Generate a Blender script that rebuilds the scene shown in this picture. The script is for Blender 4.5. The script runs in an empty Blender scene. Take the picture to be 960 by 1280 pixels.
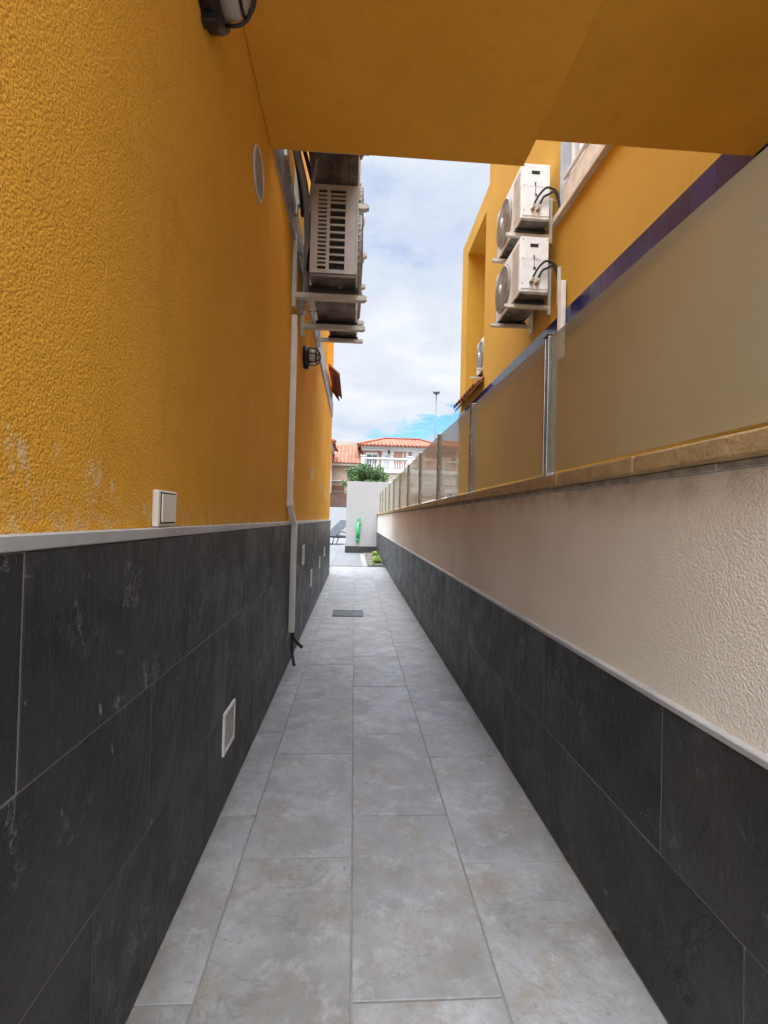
import bpy, bmesh, math, random
from mathutils import Vector, Matrix
R = math.radians
PI = math.pi
random.seed(7)
scene = bpy.context.scene
col = scene.collection

# ---------------------------------------------------------------- camera
cam_d = bpy.data.cameras.new("camera"); cam = bpy.data.objects.new("camera", cam_d); col.objects.link(cam)
cam_d.sensor_fit = 'HORIZONTAL'; cam_d.sensor_width = 36; cam_d.lens = 22.5
cam_d.clip_start = 0.02; cam_d.clip_end = 3000
yaw, pit, roll = R(3.5087), R(0.85), R(1.4)
fw = Vector((math.sin(yaw)*math.cos(pit), math.cos(yaw)*math.cos(pit), math.sin(pit)))
rt = Vector((math.cos(yaw), -math.sin(yaw), 0)); up = rt.cross(fw)
r2 = rt*math.cos(roll) + up*math.sin(roll); u2 = -rt*math.sin(roll) + up*math.cos(roll)
m = Matrix((r2, u2, -fw)).transposed().to_4x4(); m.translation = Vector((0, 0, .95))
cam.matrix_world = m
scene.camera = cam

# ---------------------------------------------------------------- world, sun, exposure
SUN_EL, SUN_AZ = R(62), R(188)          # high and behind the camera, clockwise from +Y
w = bpy.data.worlds.new("World"); scene.world = w; w.use_nodes = True
nt = w.node_tree; nt.nodes.clear()
class G:
    """tiny node graph helper"""
    def __init__(s, nt): s.nt = nt
    def n(s, t, ins=None, **kw):
        nd = s.nt.nodes.new(t)
        for k, v in kw.items(): setattr(nd, k, v)
        if ins:
            for k, v in ins.items():
                if isinstance(v, bpy.types.NodeSocket): s.nt.links.new(v, nd.inputs[k])
                else: nd.inputs[k].default_value = v
        return nd
    def m(s, op, a, b=0.0, c=0.0, clamp=False):
        nd = s.nt.nodes.new('ShaderNodeMath'); nd.operation = op; nd.use_clamp = clamp
        for i, v in enumerate((a, b, c)):
            if isinstance(v, bpy.types.NodeSocket): s.nt.links.new(v, nd.inputs[i])
            else: nd.inputs[i].default_value = v
        return nd.outputs[0]
    def mix(s, f, a, b, blend='MIX'):
        nd = s.nt.nodes.new('ShaderNodeMix'); nd.data_type = 'RGBA'; nd.blend_type = blend
        for k, v in ((0, f), (6, a), (7, b)):
            if isinstance(v, bpy.types.NodeSocket): s.nt.links.new(v, nd.inputs[k])
            else: nd.inputs[k].default_value = v if k == 0 else (*v, 1)
        return nd.outputs[2]
    def rng(s, v, a, b, c=0.0, d=1.0, smooth=False):
        nd = s.n('ShaderNodeMapRange', {0: v, 1: a, 2: b, 3: c, 4: d})
        if smooth: nd.interpolation_type = 'SMOOTHSTEP'
        return nd.outputs[0]
    def noise(s, vec, scale, det=4, rough=.55, dist=0.0):
        return s.n('ShaderNodeTexNoise', {'Vector': vec, 'Scale': scale, 'Detail': det, 'Roughness': rough, 'Distortion': dist}).outputs[0]
g = G(nt)
sky = g.n('ShaderNodeTexSky'); sky.sky_type = 'NISHITA'; sky.sun_disc = False
sky.sun_elevation = SUN_EL; sky.sun_rotation = SUN_AZ
tc = g.n('ShaderNodeTexCoord').outputs['Generated']
sep = g.n('ShaderNodeSeparateXYZ', {0: tc})
zz = g.m('ADD', g.m('MAXIMUM', sep.outputs[2], 0.0), .12)
pv = g.n('ShaderNodeCombineXYZ', {0: g.m('DIVIDE', sep.outputs[0], zz), 1: g.m('DIVIDE', sep.outputs[1], zz), 2: 3.3}).outputs[0]
n1 = g.noise(pv, .55, 7, .6, .5)
n2 = g.noise(pv, 1.6, 6, .6, .3)
# a gap in the cloud low above the houses
gd = Vector((100/600., 1, 122/600.)).normalized()
dx = g.m('SUBTRACT', g.m('DIVIDE', sep.outputs[0], g.m('MAXIMUM', sep.outputs[1], .01)), .19)
dz = g.m('SUBTRACT', g.m('DIVIDE', sep.outputs[2], g.m('MAXIMUM', sep.outputs[1], .01)), .195)
dz2 = g.m('SUBTRACT', dz, g.m('MULTIPLY', dx, .22))
r_ = g.m('ADD', g.m('POWER', g.m('DIVIDE', dx, .16), 2.0), g.m('POWER', g.m('DIVIDE', dz2, .042), 2.0))
gap = g.m('SUBTRACT', g.m('ADD', 1.15, g.m('MULTIPLY', g.m('SUBTRACT', g.noise(g.n('ShaderNodeMapping', {0: tc, 'Scale': (1, 1, 3.2)}).outputs[0], 14, 6, .62, .4), .5), 4.5)), r_, clamp=True)
gap = g.m('MULTIPLY', gap, g.rng(g.m('ADD', n2, g.m('MULTIPLY', gap, .45)), .46, .60))
cover = g.m('SUBTRACT', g.rng(n1, .22, .40), g.m('MULTIPLY', gap, 1.3), clamp=True)
shade = g.rng(g.m('ADD', g.m('MULTIPLY', n1, .45), g.m('MULTIPLY', n2, .55)), .40, .60)
cloud = g.mix(shade, (.66, .74, .91), (.94, .98, 1.0))
skyc = g.n('ShaderNodeVectorMath', {0: sky.outputs[0], 1: (1, 1, 1)}); skyc.operation = 'MULTIPLY'
# cloud deck radiance: even in front, brighter overhead and around the veiled sun
bz = g.rng(sep.outputs[2], .60, .95, 0, 1, True)
sd = Vector((math.sin(SUN_AZ)*math.cos(SUN_EL), math.cos(SUN_AZ)*math.cos(SUN_EL), math.sin(SUN_EL)))
dt = g.n('ShaderNodeVectorMath', {0: tc, 1: tuple(sd)}, operation='DOT_PRODUCT').outputs['Value']
bs = g.rng(dt, .5, 1.0, 0, 1, True)
brt = g.m('ADD', 1.0, g.m('ADD', g.m('MULTIPLY', bz, 10.5), g.m('MULTIPLY', bs, 2.9)))
CLOUD = 2.95     # in units of the sky texture, which is physically bright
cl = g.n('ShaderNodeVectorMath', {0: cloud, 'Scale': g.m('MULTIPLY', brt, CLOUD)}, operation='SCALE').outputs[0]
tint = g.n('ShaderNodeVectorMath', {1: (.62, .98, 1.25)}, operation='MULTIPLY')
fin = g.mix(cover, (0, 0, 0), (0, 0, 0)); mixn = fin.node
nt.links.new(g.n('ShaderNodeVectorMath', {0: sky.outputs[0], 'Scale': 0.60}, operation='SCALE').outputs[0], tint.inputs[0]); nt.links.new(tint.outputs[0], mixn.inputs[6]); nt.links.new(cl, mixn.inputs[7])
bg = g.n('ShaderNodeBackground', {'Color': fin, 'Strength': .10})
g.n('ShaderNodeOutputWorld', {0: bg.outputs[0]})

sl = bpy.data.lights.new("sun", 'SUN'); sl.energy = 0.5; sl.angle = R(25); sl.color = (1, .95, .87)
so = bpy.data.objects.new("sun", sl); col.objects.link(so)
so.rotation_euler = (-sd).to_track_quat('-Z', 'Y').to_euler()
vs = scene.view_settings
vs.view_transform = 'Standard'; vs.look = 'None'; vs.gamma = 1; vs.exposure = 1.78
scene.render.engine = 'CYCLES'
scene.cycles.max_bounces = 10; scene.cycles.diffuse_bounces = 6
scene.cycles.transparent_max_bounces = 24

# ---------------------------------------------------------------- materials
def mat(name, base=(.5, .5, .5), rough=.6, metal=0.0, spec=.5, build=None):
    mt = bpy.data.materials.new(name); mt.use_nodes = True; t = mt.node_tree
    b = t.nodes['Principled BSDF']
    b.inputs['Base Color'].default_value = (*base, 1); b.inputs['Roughness'].default_value = rough
    b.inputs['Metallic'].default_value = metal; b.inputs['Specular IOR Level'].default_value = spec
    if build: build(G(t), t, b)
    return mt
def objc(g): return g.n('ShaderNodeTexCoord').outputs['Object']
def bump(g, t, b, h, strength=.3, dist=.01):
    bn = g.n('ShaderNodeBump', {'Height': h, 'Strength': strength, 'Distance': dist}); t.links.new(bn.outputs[0], b.inputs['Normal'])
def link(t, a, b): t.links.new(a, b)
def worn(base, var=.12, scale=8, rough=.5, bscale=90, bstr=.15, metal=0.0, spec=.5, name='m'):
    """a plain painted / metal surface with dirt, roughness and fine relief variation"""
    def f(g, t, b):
        c = objc(g); n = g.noise(c, scale, 5, .6)
        d = tuple(x*(1-var*2.2) for x in base); l = tuple(min(1, x*(1+var)) for x in base)
        link(t, g.mix(g.rng(n, .32, .68), d, l), b.inputs['Base Color'])
        link(t, g.rng(g.noise(c, scale*3, 3), .3, .7, max(0, rough-.1), min(1, rough+.12)), b.inputs['Roughness'])
        bump(g, t, b, g.noise(c, bscale, 3), bstr, .002)
    return mat(name, base, rough, metal, spec, f)

def f_ochre(g, t, b, c1=(.68, .335, .038), c2=(.80, .405, .052), c3=(.55, .262, .03), coarse=1.0):
    c = objc(g)
    s = g.n('ShaderNodeSeparateXYZ', {0: c})
    big = g.noise(c, 1.3, 4); mid = g.noise(c, 9, 5, .6)
    base = g.mix(g.rng(big, .3, .7), c1, c2)
    base = g.mix(g.m('MULTIPLY', g.rng(mid, .55, .8), .35), base, c3)
    # chalky efflorescence low on the wall
    low = g.rng(s.outputs[2], .92, 1.32, 1, 0)
    ef = g.rng(g.noise(g.n('ShaderNodeMapping', {0: c, 'Scale': (1, 1, .7)}).outputs[0], 10, 6, .7, .6), .66, .70)
    base = g.mix(g.m('MULTIPLY', g.m('MULTIPLY', ef, low), .7), base, (.70, .50, .28))
    low2 = g.m('MULTIPLY', g.rng(s.outputs[2], .92, 1.0, 1, 0), g.rng(g.noise(c, 35, 3), .45, .6))
    base = g.mix(g.m('MULTIPLY', low2, .55), base, (.70, .50, .24))
    # pale scuff marks on the near wall
    for (yc, zc, ry, rz_) in ((.80, 1.00, .030, .045), (.86, .985, .012, .03), (.70, 1.03, .012, .02), (.99, .96, .02, .015), (.62, 1.02, .03, .03)):
        q = g.m('ADD', g.m('POWER', g.m('DIVIDE', g.m('SUBTRACT', s.outputs[1], yc-3), ry), 2.0), g.m('POWER', g.m('DIVIDE', g.m('SUBTRACT', s.outputs[2], zc), rz_), 2.0))
        q = g.m('MULTIPLY', g.m('SUBTRACT', 1.0, q, clamp=True), g.rng(g.noise(c, 45, 4, .7), .47, .56))
        base = g.mix(g.m('MULTIPLY', q, .55), base, (.78, .68, .52))
    drip = g.rng(g.noise(g.n('ShaderNodeMapping', {0: c, 'Scale': (5, 5, .35)}).outputs[0], 3.0, 4, .6), .56, .72)
    base = g.mix(g.m('MULTIPLY', drip, .22), base, c3)
    # pits of the rough render
    wv = g.n('ShaderNodeVectorMath', {0: c, 1: g.n('ShaderNodeVectorMath', {0: g.n('ShaderNodeTexNoise', {'Vector': c, 'Scale': 90.0}).outputs[1], 'Scale': .0022}, operation='SCALE').outputs[0]}, operation='ADD').outputs[0]
    v = g.m('SUBTRACT', 1.0, g.n('ShaderNodeTexVoronoi', {'Vector': wv, 'Scale': 215.0, 'Randomness': 1.0}).outputs['Distance'])
    fine = g.noise(c, 260, 2, .6)
    pit = g.rng(fine, .36, .47, 0, 1)
    base = g.mix(g.m('MULTIPLY', g.m('SUBTRACT', 1.0, pit), .5*coarse), base, (.30, .14, .018))
    link(t, base, b.inputs['Base Color'])
    h = g.m('ADD', g.m('MULTIPLY', fine, .5), g.m('ADD', g.m('MULTIPLY', v, .6), g.m('ADD', g.m('MULTIPLY', g.noise(c, 60, 2), .3), g.m('MULTIPLY', g.noise(c, 5, 3), 1.2))))
    bump(g, t, b, h, .62*coarse, .0036)
M = {}
M['ochre'] = mat('ochre_render', rough=.9, spec=.12, build=f_ochre)
M['soffit'] = mat('ochre_soffit_paint', rough=.9, spec=.1, build=lambda g, t, b: f_ochre(g, t, b, coarse=.25))
M['yellow'] = mat('yellow_render', rough=.9, spec=.12, build=lambda g, t, b: f_ochre(g, t, b, (.43, .245, .036), (.50, .285, .048), (.36, .20, .028)))

def f_beige(g, t, b):
    c = objc(g); s = g.n('ShaderNodeSeparateXYZ', {0: c})
    base = g.mix(g.rng(g.noise(c, 2.2, 5), .3, .7), (.70, .64, .56), (.83, .77, .69))
    # rust-brown runs below the coping joints
    y = s.outputs[1]
    run = None
    for yc, wd, a in ((2.78, .02, .55), (2.62, .03, .35), (3.0, .03, .3), (4.6, .05, .3), (6.2, .05, .25)):
        d = g.m('ABSOLUTE', g.m('SUBTRACT', g.m('ADD', y, g.m('MULTIPLY', g.noise(c, 6, 2), .03)), yc + .015))
        k = g.m('MULTIPLY', g.rng(d, wd*.3, wd, 1, 0), a)
        run = k if run is None else g.m('MAXIMUM', run, k)
    run = g.m('MULTIPLY', run, g.rng(s.outputs[2], .62, 1.05, .25, 1))
    base = g.mix(run, base, (.30, .20, .12))
    dirt = g.m('MULTIPLY', g.rng(s.outputs[2], .97, 1.05, 0, 1), g.rng(g.noise(c, 14, 4), .4, .65))
    base = g.mix(g.m('MULTIPLY', dirt, .5), base, (.30, .28, .25))
    link(t, base, b.inputs['Base Color'])
    wv = g.n('ShaderNodeVectorMath', {0: c, 1: g.n('ShaderNodeVectorMath', {0: g.n('ShaderNodeTexNoise', {'Vector': c, 'Scale': 70.0}).outputs[1], 'Scale': .0028}, operation='SCALE').outputs[0]}, operation='ADD').outputs[0]
    v = g.m('SUBTRACT', 1.0, g.n('ShaderNodeTexVoronoi', {'Vector': wv, 'Scale': 190.0}).outputs['Distance'])
    h = g.m('ADD', g.m('MULTIPLY', v, .6), g.m('ADD', g.m('MULTIPLY', g.noise(c, 260, 2), .35), g.m('ADD', g.m('MULTIPLY', g.noise(c, 120, 3, .6), .7), g.m('MULTIPLY', g.noise(c, 40, 3), .3))))
    bump(g, t, b, h, .55, .0034)
M['beige'] = mat('cream_render', rough=.75, spec=.4, build=f_beige)

def tilevec(g, stretch=(1, 1, 1)):
    a = g.n('ShaderNodeAttribute', attribute_name='rnd')
    c = objc(g)
    off = g.n('ShaderNodeVectorMath', {0: a.outputs['Vector'], 'Scale': 37.0}, operation='SCALE').outputs[0]
    v = g.n('ShaderNodeVectorMath', {0: c, 1: off}, operation='ADD').outputs[0]
    r = g.n('ShaderNodeSeparateXYZ', {0: a.outputs['Vector']}).outputs[0]
    return v, r, c
def f_slate(g, t, b):
    v, r, c = tilevec(g)
    vm = g.n('ShaderNodeMapping', {0: v, 'Rotation': (R(28), 0, 0), 'Scale': (1, 1.0, .9)}).outputs[0]
    n = g.noise(vm, 3.5, 8, .62, .8)
    base = g.mix(g.rng(n, .3, .7), (.007, .008, .009), (.043, .044, .048))
    base = g.mix(g.rng(r, 0, 1, 0, .35), base, (.030, .029, .030))
    base = g.mix(g.m('MULTIPLY', g.rng(g.noise(v, 1.7, 3), .50, .68), .6), base, (.044, .038, .032))
    # thin pale veins
    nv = g.noise(vm, 3.0, 8, .68, .7)
    vein = g.m('SUBTRACT', 1.0, g.rng(g.m('ABSOLUTE', g.m('SUBTRACT', nv, .5)), 0, .006))
    vein = g.m('MULTIPLY', vein, g.rng(g.noise(v, 4.5, 4, .7), .52, .62))
    base = g.mix(g.m('MULTIPLY', vein, .62), base, (.32, .32, .33))
    sc = g.rng(g.noise(g.n('ShaderNodeMapping', {0: v, 'Scale': (1, 1.3, .5), 'Rotation': (R(-20), 0, 0)}).outputs[0], 34, 2), .745, .76)
    base = g.mix(g.m('MULTIPLY', sc, .5), base, (.35, .35, .36))
    link(t, base, b.inputs['Base Color'])
    link(t, g.rng(g.noise(v, 7, 5, .7), .3, .7, .30, .56), b.inputs['Roughness'])
    rid = g.noise(g.n('ShaderNodeMapping', {0: v, 'Rotation': (R(15), 0, 0), 'Scale': (1, .9, 1.0)}).outputs[0], 5, 6, .6, 1.6)
    cr = g.rng(g.m('ABSOLUTE', g.m('SUBTRACT', rid, .5)), 0, .012)
    fis = g.m('MULTIPLY', g.m('SUBTRACT', 1.0, cr), g.rng(g.noise(v, 2.2, 3), .5, .6))
    h = g.m('ADD', g.m('MULTIPLY', fis, -.55), g.m('ADD', g.m('MULTIPLY', n, 1.2), g.m('ADD', g.m('MULTIPLY', g.noise(g.n('ShaderNodeMapping', {0: v, 'Scale': (1, 2.2, .8), 'Rotation': (R(12), 0, 0)}).outputs[0], 16, 5, .7, .5), .7), g.m('MULTIPLY', g.noise(v, 80, 4, .7), .16))))
    bump(g, t, b, h, 1.0, .009)
M['slate'] = mat('dark_slate_tile', rough=.5, spec=.38, build=f_slate)
M['grout_d'] = worn((.24, .23, .22), name='dark_tile_joint', rough=.9)

def f_floor(base1, base2, k=1.0):
    def f(g, t, b):
        v, r, c = tilevec(g)
        n = g.noise(v, 5.0, 9, .70, .1)
        base = g.mix(g.rng(n, .36, .64), base1, base2)
        base = g.mix(g.rng(r, 0, 1, 0, .30), base, tuple(x*.80 for x in base1))
        br = g.m('MULTIPLY', g.rng(g.noise(v, 6.5, 9, .78, .1), .50, .62), .55*k)
        base = g.mix(br, base, (.225, .185, .145))
        sp = g.rng(g.noise(v, 55, 4, .75), .58, .68)
        base = g.mix(g.m('MULTIPLY', g.m('MULTIPLY', sp, g.rng(g.noise(v, 5, 4), .42, .6)), .6*k), base, (.13, .115, .10))
        lt = g.rng(g.noise(g.n('ShaderNodeMapping', {0: v, 'Location': (5, 3, 1)}).outputs[0], 14, 9, .76, .1), .52, .64)
        base = g.mix(g.m('MULTIPLY', lt, .42), base, tuple(min(1, x*1.3) for x in base2))
        cr_ = g.noise(v, 3.1, 6, .62, 1.0)
        crk = g.m('SUBTRACT', 1.0, g.rng(g.m('ABSOLUTE', g.m('SUBTRACT', cr_, .5)), 0, .012))
        crk = g.m('MULTIPLY', crk, g.rng(g.noise(v, 4, 3), .48, .60))
        base = g.mix(g.m('MULTIPLY', crk, .45*k), base, (.15, .135, .12))
        # grime gathered along both walls
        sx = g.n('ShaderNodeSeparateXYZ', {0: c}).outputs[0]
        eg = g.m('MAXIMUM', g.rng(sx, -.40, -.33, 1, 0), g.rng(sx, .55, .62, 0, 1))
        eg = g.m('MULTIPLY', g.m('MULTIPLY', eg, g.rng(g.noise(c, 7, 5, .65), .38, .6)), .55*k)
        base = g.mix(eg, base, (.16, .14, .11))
        link(t, base, b.inputs['Base Color'])
        link(t, g.rng(g.noise(v, 9, 5, .7), .3, .7, .36, .60), b.inputs['Roughness'])
        h = g.m('ADD', g.m('MULTIPLY', n, 1.6), g.m('ADD', g.m('MULTIPLY', g.noise(v, 26, 5, .7), .6), g.m('MULTIPLY', g.noise(v, 110, 4, .7), .22)))
        bump(g, t, b, h, .6*k, .006)
    return f
M['floor'] = mat('grey_stone_tile', rough=.5, build=f_floor((.205, .203, .205), (.335, .34, .352), 1.1))
M['patio'] = mat('pale_patio_tile', rough=.6, build=f_floor((.13, .135, .142), (.165, .17, .175), .5))
M['grout'] = worn((.25, .24, .225), name='floor_grout', rough=.95, bscale=300)
M['ground'] = worn((.16, .155, .15), name='asphalt_ground', rough=.9, scale=1.0)
M['white_wall'] = worn((.34, .345, .36), var=.02, name='white_wall_paint', rough=.8, bscale=60, bstr=.3)
M['skirt'] = worn((.035, .036, .04), name='black_skirting', rough=.5)
M['trim'] = worn((.50, .50, .50), var=.08, name='satin_metal_trim', rough=.4, metal=.3)
M['mortar'] = worn((.42, .39, .35), var=.2, scale=25, name='grey_mortar', rough=.95, bstr=.8, bscale=60)

def f_coping(g, t, b):
    v, r, c = tilevec(g)
    base = g.mix(g.rng(g.noise(v, 12, 6, .7), .3, .7), (.29, .185, .08), (.50, .36, .18))
    base = g.mix(g.m('MULTIPLY', g.rng(g.noise(v, 55, 4), .55, .7), .6), base, (.24, .14, .06))
    base = g.mix(g.rng(r, 0, 1, 0, .25), base, (.50, .36, .19))
    link(t, base, b.inputs['Base Color']); bump(g, t, b, g.m('ADD', g.noise(v, 60, 5, .7), g.noise(v, 14, 3)), .8, .004)
M['coping'] = mat('ochre_stone_coping', rough=.8, build=f_coping)
def f_navy(g, t, b):
    v, r, c = tilevec(g)
    link(t, g.mix(r, (.008, .007, .050), (.014, .011, .085)), b.inputs['Base Color'])
    bump(g, t, b, g.noise(v, 9, 2), .05, .004)
M['navy'] = mat('navy_glazed_tile', rough=.16, spec=.30, build=f_navy)
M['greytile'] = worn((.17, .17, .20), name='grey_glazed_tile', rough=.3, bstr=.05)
M['white_grout'] = worn((.42, .42, .45), name='pale_grout')

def f_terra(g, t, b):
    a = g.n('ShaderNodeAttribute', attribute_name='rnd'); c = objc(g)
    r = g.n('ShaderNodeSeparateXYZ', {0: a.outputs['Vector']}).outputs[0]
    base = g.mix(g.rng(g.noise(c, 25, 5), .3, .7), (.16, .048, .03), (.25, .09, .055))
    base = g.mix(g.rng(r, 0, 1, 0, .6), base, (.34, .09, .05))
    link(t, base, b.inputs['Base Color']); bump(g, t, b, g.noise(c, 120, 3), .3, .002)
M['terra'] = mat('terracotta_barrel_tile', rough=.9, spec=.15, build=f_terra)
def f_roof(g, t, b):
    u = g.n('ShaderNodeUVMap').outputs[0]; s = g.n('ShaderNodeSeparateXYZ', {0: u})
    U = g.m('DIVIDE', s.outputs[0], .27); V = g.m('DIVIDE', s.outputs[1], .36)
    fu = g.m('FRACT', U); fv = g.m('FRACT', V)
    cell = g.n('ShaderNodeCombineXYZ', {0: g.m('FLOOR', U), 1: g.m('FLOOR', V)}).outputs[0]
    rn = g.n('ShaderNodeTexWhiteNoise', {0: cell}).outputs[0]
    arch = g.m('SINE', g.m('MULTIPLY', fu, PI))
    base = g.mix(rn, (.22, .085, .052), (.31, .14, .095))
    base = g.mix(g.rng(g.noise(objc(g), 1.2, 4), .4, .7, 0, .5), base, (.30, .16, .115))
    joint = g.m('MAXIMUM', g.rng(arch, .0, .35, 1, 0), g.rng(fv, .0, .14, 1, 0))
    base = g.mix(g.m('MULTIPLY', joint, .6), base, (.20, .06, .035))
    link(t, base, b.inputs['Base Color'])
    bump(g, t, b, g.m('ADD', arch, g.m('MULTIPLY', fv, -.35)), 1.0, .08)
M['canopy'] = worn((.19, .062, .038), var=.3, scale=20, name='shaded_terracotta', rough=.9, spec=.1)  # canopy tiles: their shade is put into a darker terracotta base colour
M['roof'] = mat('terracotta_roof', rough=.95, spec=.1, build=f_roof)

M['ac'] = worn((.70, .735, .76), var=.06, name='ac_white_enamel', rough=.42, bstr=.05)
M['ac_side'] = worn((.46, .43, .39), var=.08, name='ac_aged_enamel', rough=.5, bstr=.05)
M['ac_fan'] = worn((.36, .34, .31), var=.15, scale=20, name='ac_fan_guard_plastic', rough=.6)
M['pan'] = worn((.20, .185, .165), var=.35, scale=9, name='dirty_galvanised_pan', rough=.5, metal=.5)
M['bracket'] = worn((.56, .54, .47), var=.08, name='bracket_enamel', rough=.45)
M['dark'] = worn((.012, .012, .012), name='dark_fill', rough=.9)  # near-black, painted in for shaded openings, also used for joints and screws
M['black'] = worn((.012, .012, .013), name='black_plastic', rough=.4)
M['rubber'] = worn((.02, .02, .02), name='black_foam_hose', rough=.75)
M['hose'] = worn((.30, .30, .30), name='grey_pvc_hose', rough=.5)
M['brass'] = worn((.55, .50, .40), name='valve_metal', rough=.3, metal=.9)
M['duct'] = worn((.68, .65, .61), var=.05, name='white_pvc_trunking', rough=.4)
M['pvc'] = worn((.70, .66, .58), var=.05, name='cream_pvc', rough=.4)
M['ventg'] = worn((.66, .66, .65), var=.06, name='white_vent_plastic', rough=.5)
M['steel'] = worn((.40, .39, .37), var=.1, name='brushed_steel', rough=.22, metal=1.0)
M['iron'] = worn((.10, .10, .105), var=.2, name='cast_iron_grate', rough=.6, metal=.4)
M['wire'] = worn((.07, .075, .085), name='grey_lounger_fabric', rough=.9, spec=.1)
M['lmetal'] = worn((.06, .06, .065), name='dark_lounger_frame', rough=.4, metal=.4)
M['green'] = worn((.03, .40, .14), name='bright_green_plastic', rough=.45, var=.15)
M['salmon'] = worn((0.4, 0.21, 0.16), var=.1, scale=1, name='salmon_render', rough=.9)
M['cream'] = worn((0.4, 0.36, 0.29), var=.06, scale=1, name='cream_facade', rough=.9)
M['peach'] = worn((0.38, 0.27, 0.19), var=.06, scale=1, name='peach_facade', rough=.9)
M['fwhite'] = worn((0.55, 0.55, 0.545), var=.04, name='facade_white', rough=.7)
M['shutter'] = worn((.36, .40, .46), var=.1, name='roller_shutter', rough=.5)
M['wdark'] = worn((.10, .115, .13), var=.2, name='window_dark_glass', rough=.15)
M['brownwood'] = worn((.16, .07, .04), var=.2, name='brown_reed_screen', rough=.8)
M['olive'] = worn((.22, .20, .15), var=.15, name='stone_arch', rough=.8)
M['greymetal'] = worn((.13, .135, .14), var=.08, name='galvanised_pole', rough=.5, metal=.6)
M['winframe'] = worn((.78, .79, .80), var=.03, name='white_window_frame', rough=.35)
M['sill'] = worn((.60, .53, .44), var=.12, name='stone_sill', rough=.7)
M['bark'] = worn((.12, .08, .05), var=.25, name='bark', rough=.9)

def f_gravel(g, t, b):
    c = objc(g); v = g.n('ShaderNodeTexVoronoi', {'Vector': c, 'Scale': 38.0})
    link(t, g.mix(g.n('ShaderNodeSeparateXYZ', {0: v.outputs['Color']}).outputs[0], (.12, .115, .09), (.30, .29, .24)), b.inputs['Base Color'])
    bump(g, t, b, v.outputs['Distance'], 1.0, .02)
M['gravel'] = mat('pale_gravel', rough=.9, build=f_gravel)
def leafmat(name, c1, c2):
    def f(g, t, b):
        a = g.n('ShaderNodeAttribute', attribute_name='rnd')
        r = g.n('ShaderNodeSeparateXYZ', {0: a.outputs['Vector']}).outputs[0]
        cc = g.mix(r, c1, c2); link(t, cc, b.inputs['Base Color'])
        tr = g.n('ShaderNodeBsdfTranslucent', {0: cc}); mx = g.n('ShaderNodeMixShader', {0: .3, 1: b.outputs[0], 2: tr.outputs[0]})
        link(t, mx.outputs[0], t.nodes['Material Output'].inputs[0])
    return mat(name, rough=.45, build=f)
M['leaf'] = leafmat('tree_leaf', (.035, .085, .03), (.13, .22, .06))
M['succ'] = leafmat('plant_leaf', (.16, .30, .04), (.42, .52, .12))

def f_glass(g, t, b):
    # lightly frosted greenish-grey laminated pane
    b.inputs['Base Color'].default_value = (.70, .67, .50, 1); b.inputs['Roughness'].default_value = .5
    tr = g.n('ShaderNodeBsdfTransparent', {0: (.80, .80, .76, 1)})
    gl = g.n('ShaderNodeBsdfGlossy', {0: (.85, .85, .85, 1), 'Roughness': .035})
    fr = g.n('ShaderNodeFresnel', {'IOR': 1.3})
    
    geo = g.n('ShaderNodeNewGeometry'); sm = g.noise(g.n('ShaderNodeMapping', {0: geo.outputs['Position'], 'Scale': (1, 1, .8)}).outputs[0], 2.5, 4, .6)
    df = g.n('ShaderNodeMixShader', {0: g.rng(sm, .3, .7, .38, .44), 1: tr.outputs[0], 2: b.outputs[0]})
    mx = g.n('ShaderNodeMixShader', {0: g.m('MULTIPLY', fr.outputs[0], .33), 1: df.outputs[0], 2: gl.outputs[0]})
    link(t, mx.outputs[0], t.nodes['Material Output'].inputs[0])
M['glass'] = mat('balustrade_glass', build=f_glass)
def f_lens(g, t, b):
    b.inputs['Base Color'].default_value = (.62, .60, .57, 1); b.inputs['Roughness'].default_value = .12
    b.inputs['Transmission Weight'].default_value = .35
    w_ = g.n('ShaderNodeTexWave', {'Vector': objc(g), 'Scale': 30.0}); bump(g, t, b, w_.outputs[1], .3, .003)
M['lens'] = mat('ribbed_lamp_glass', build=f_lens)

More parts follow.
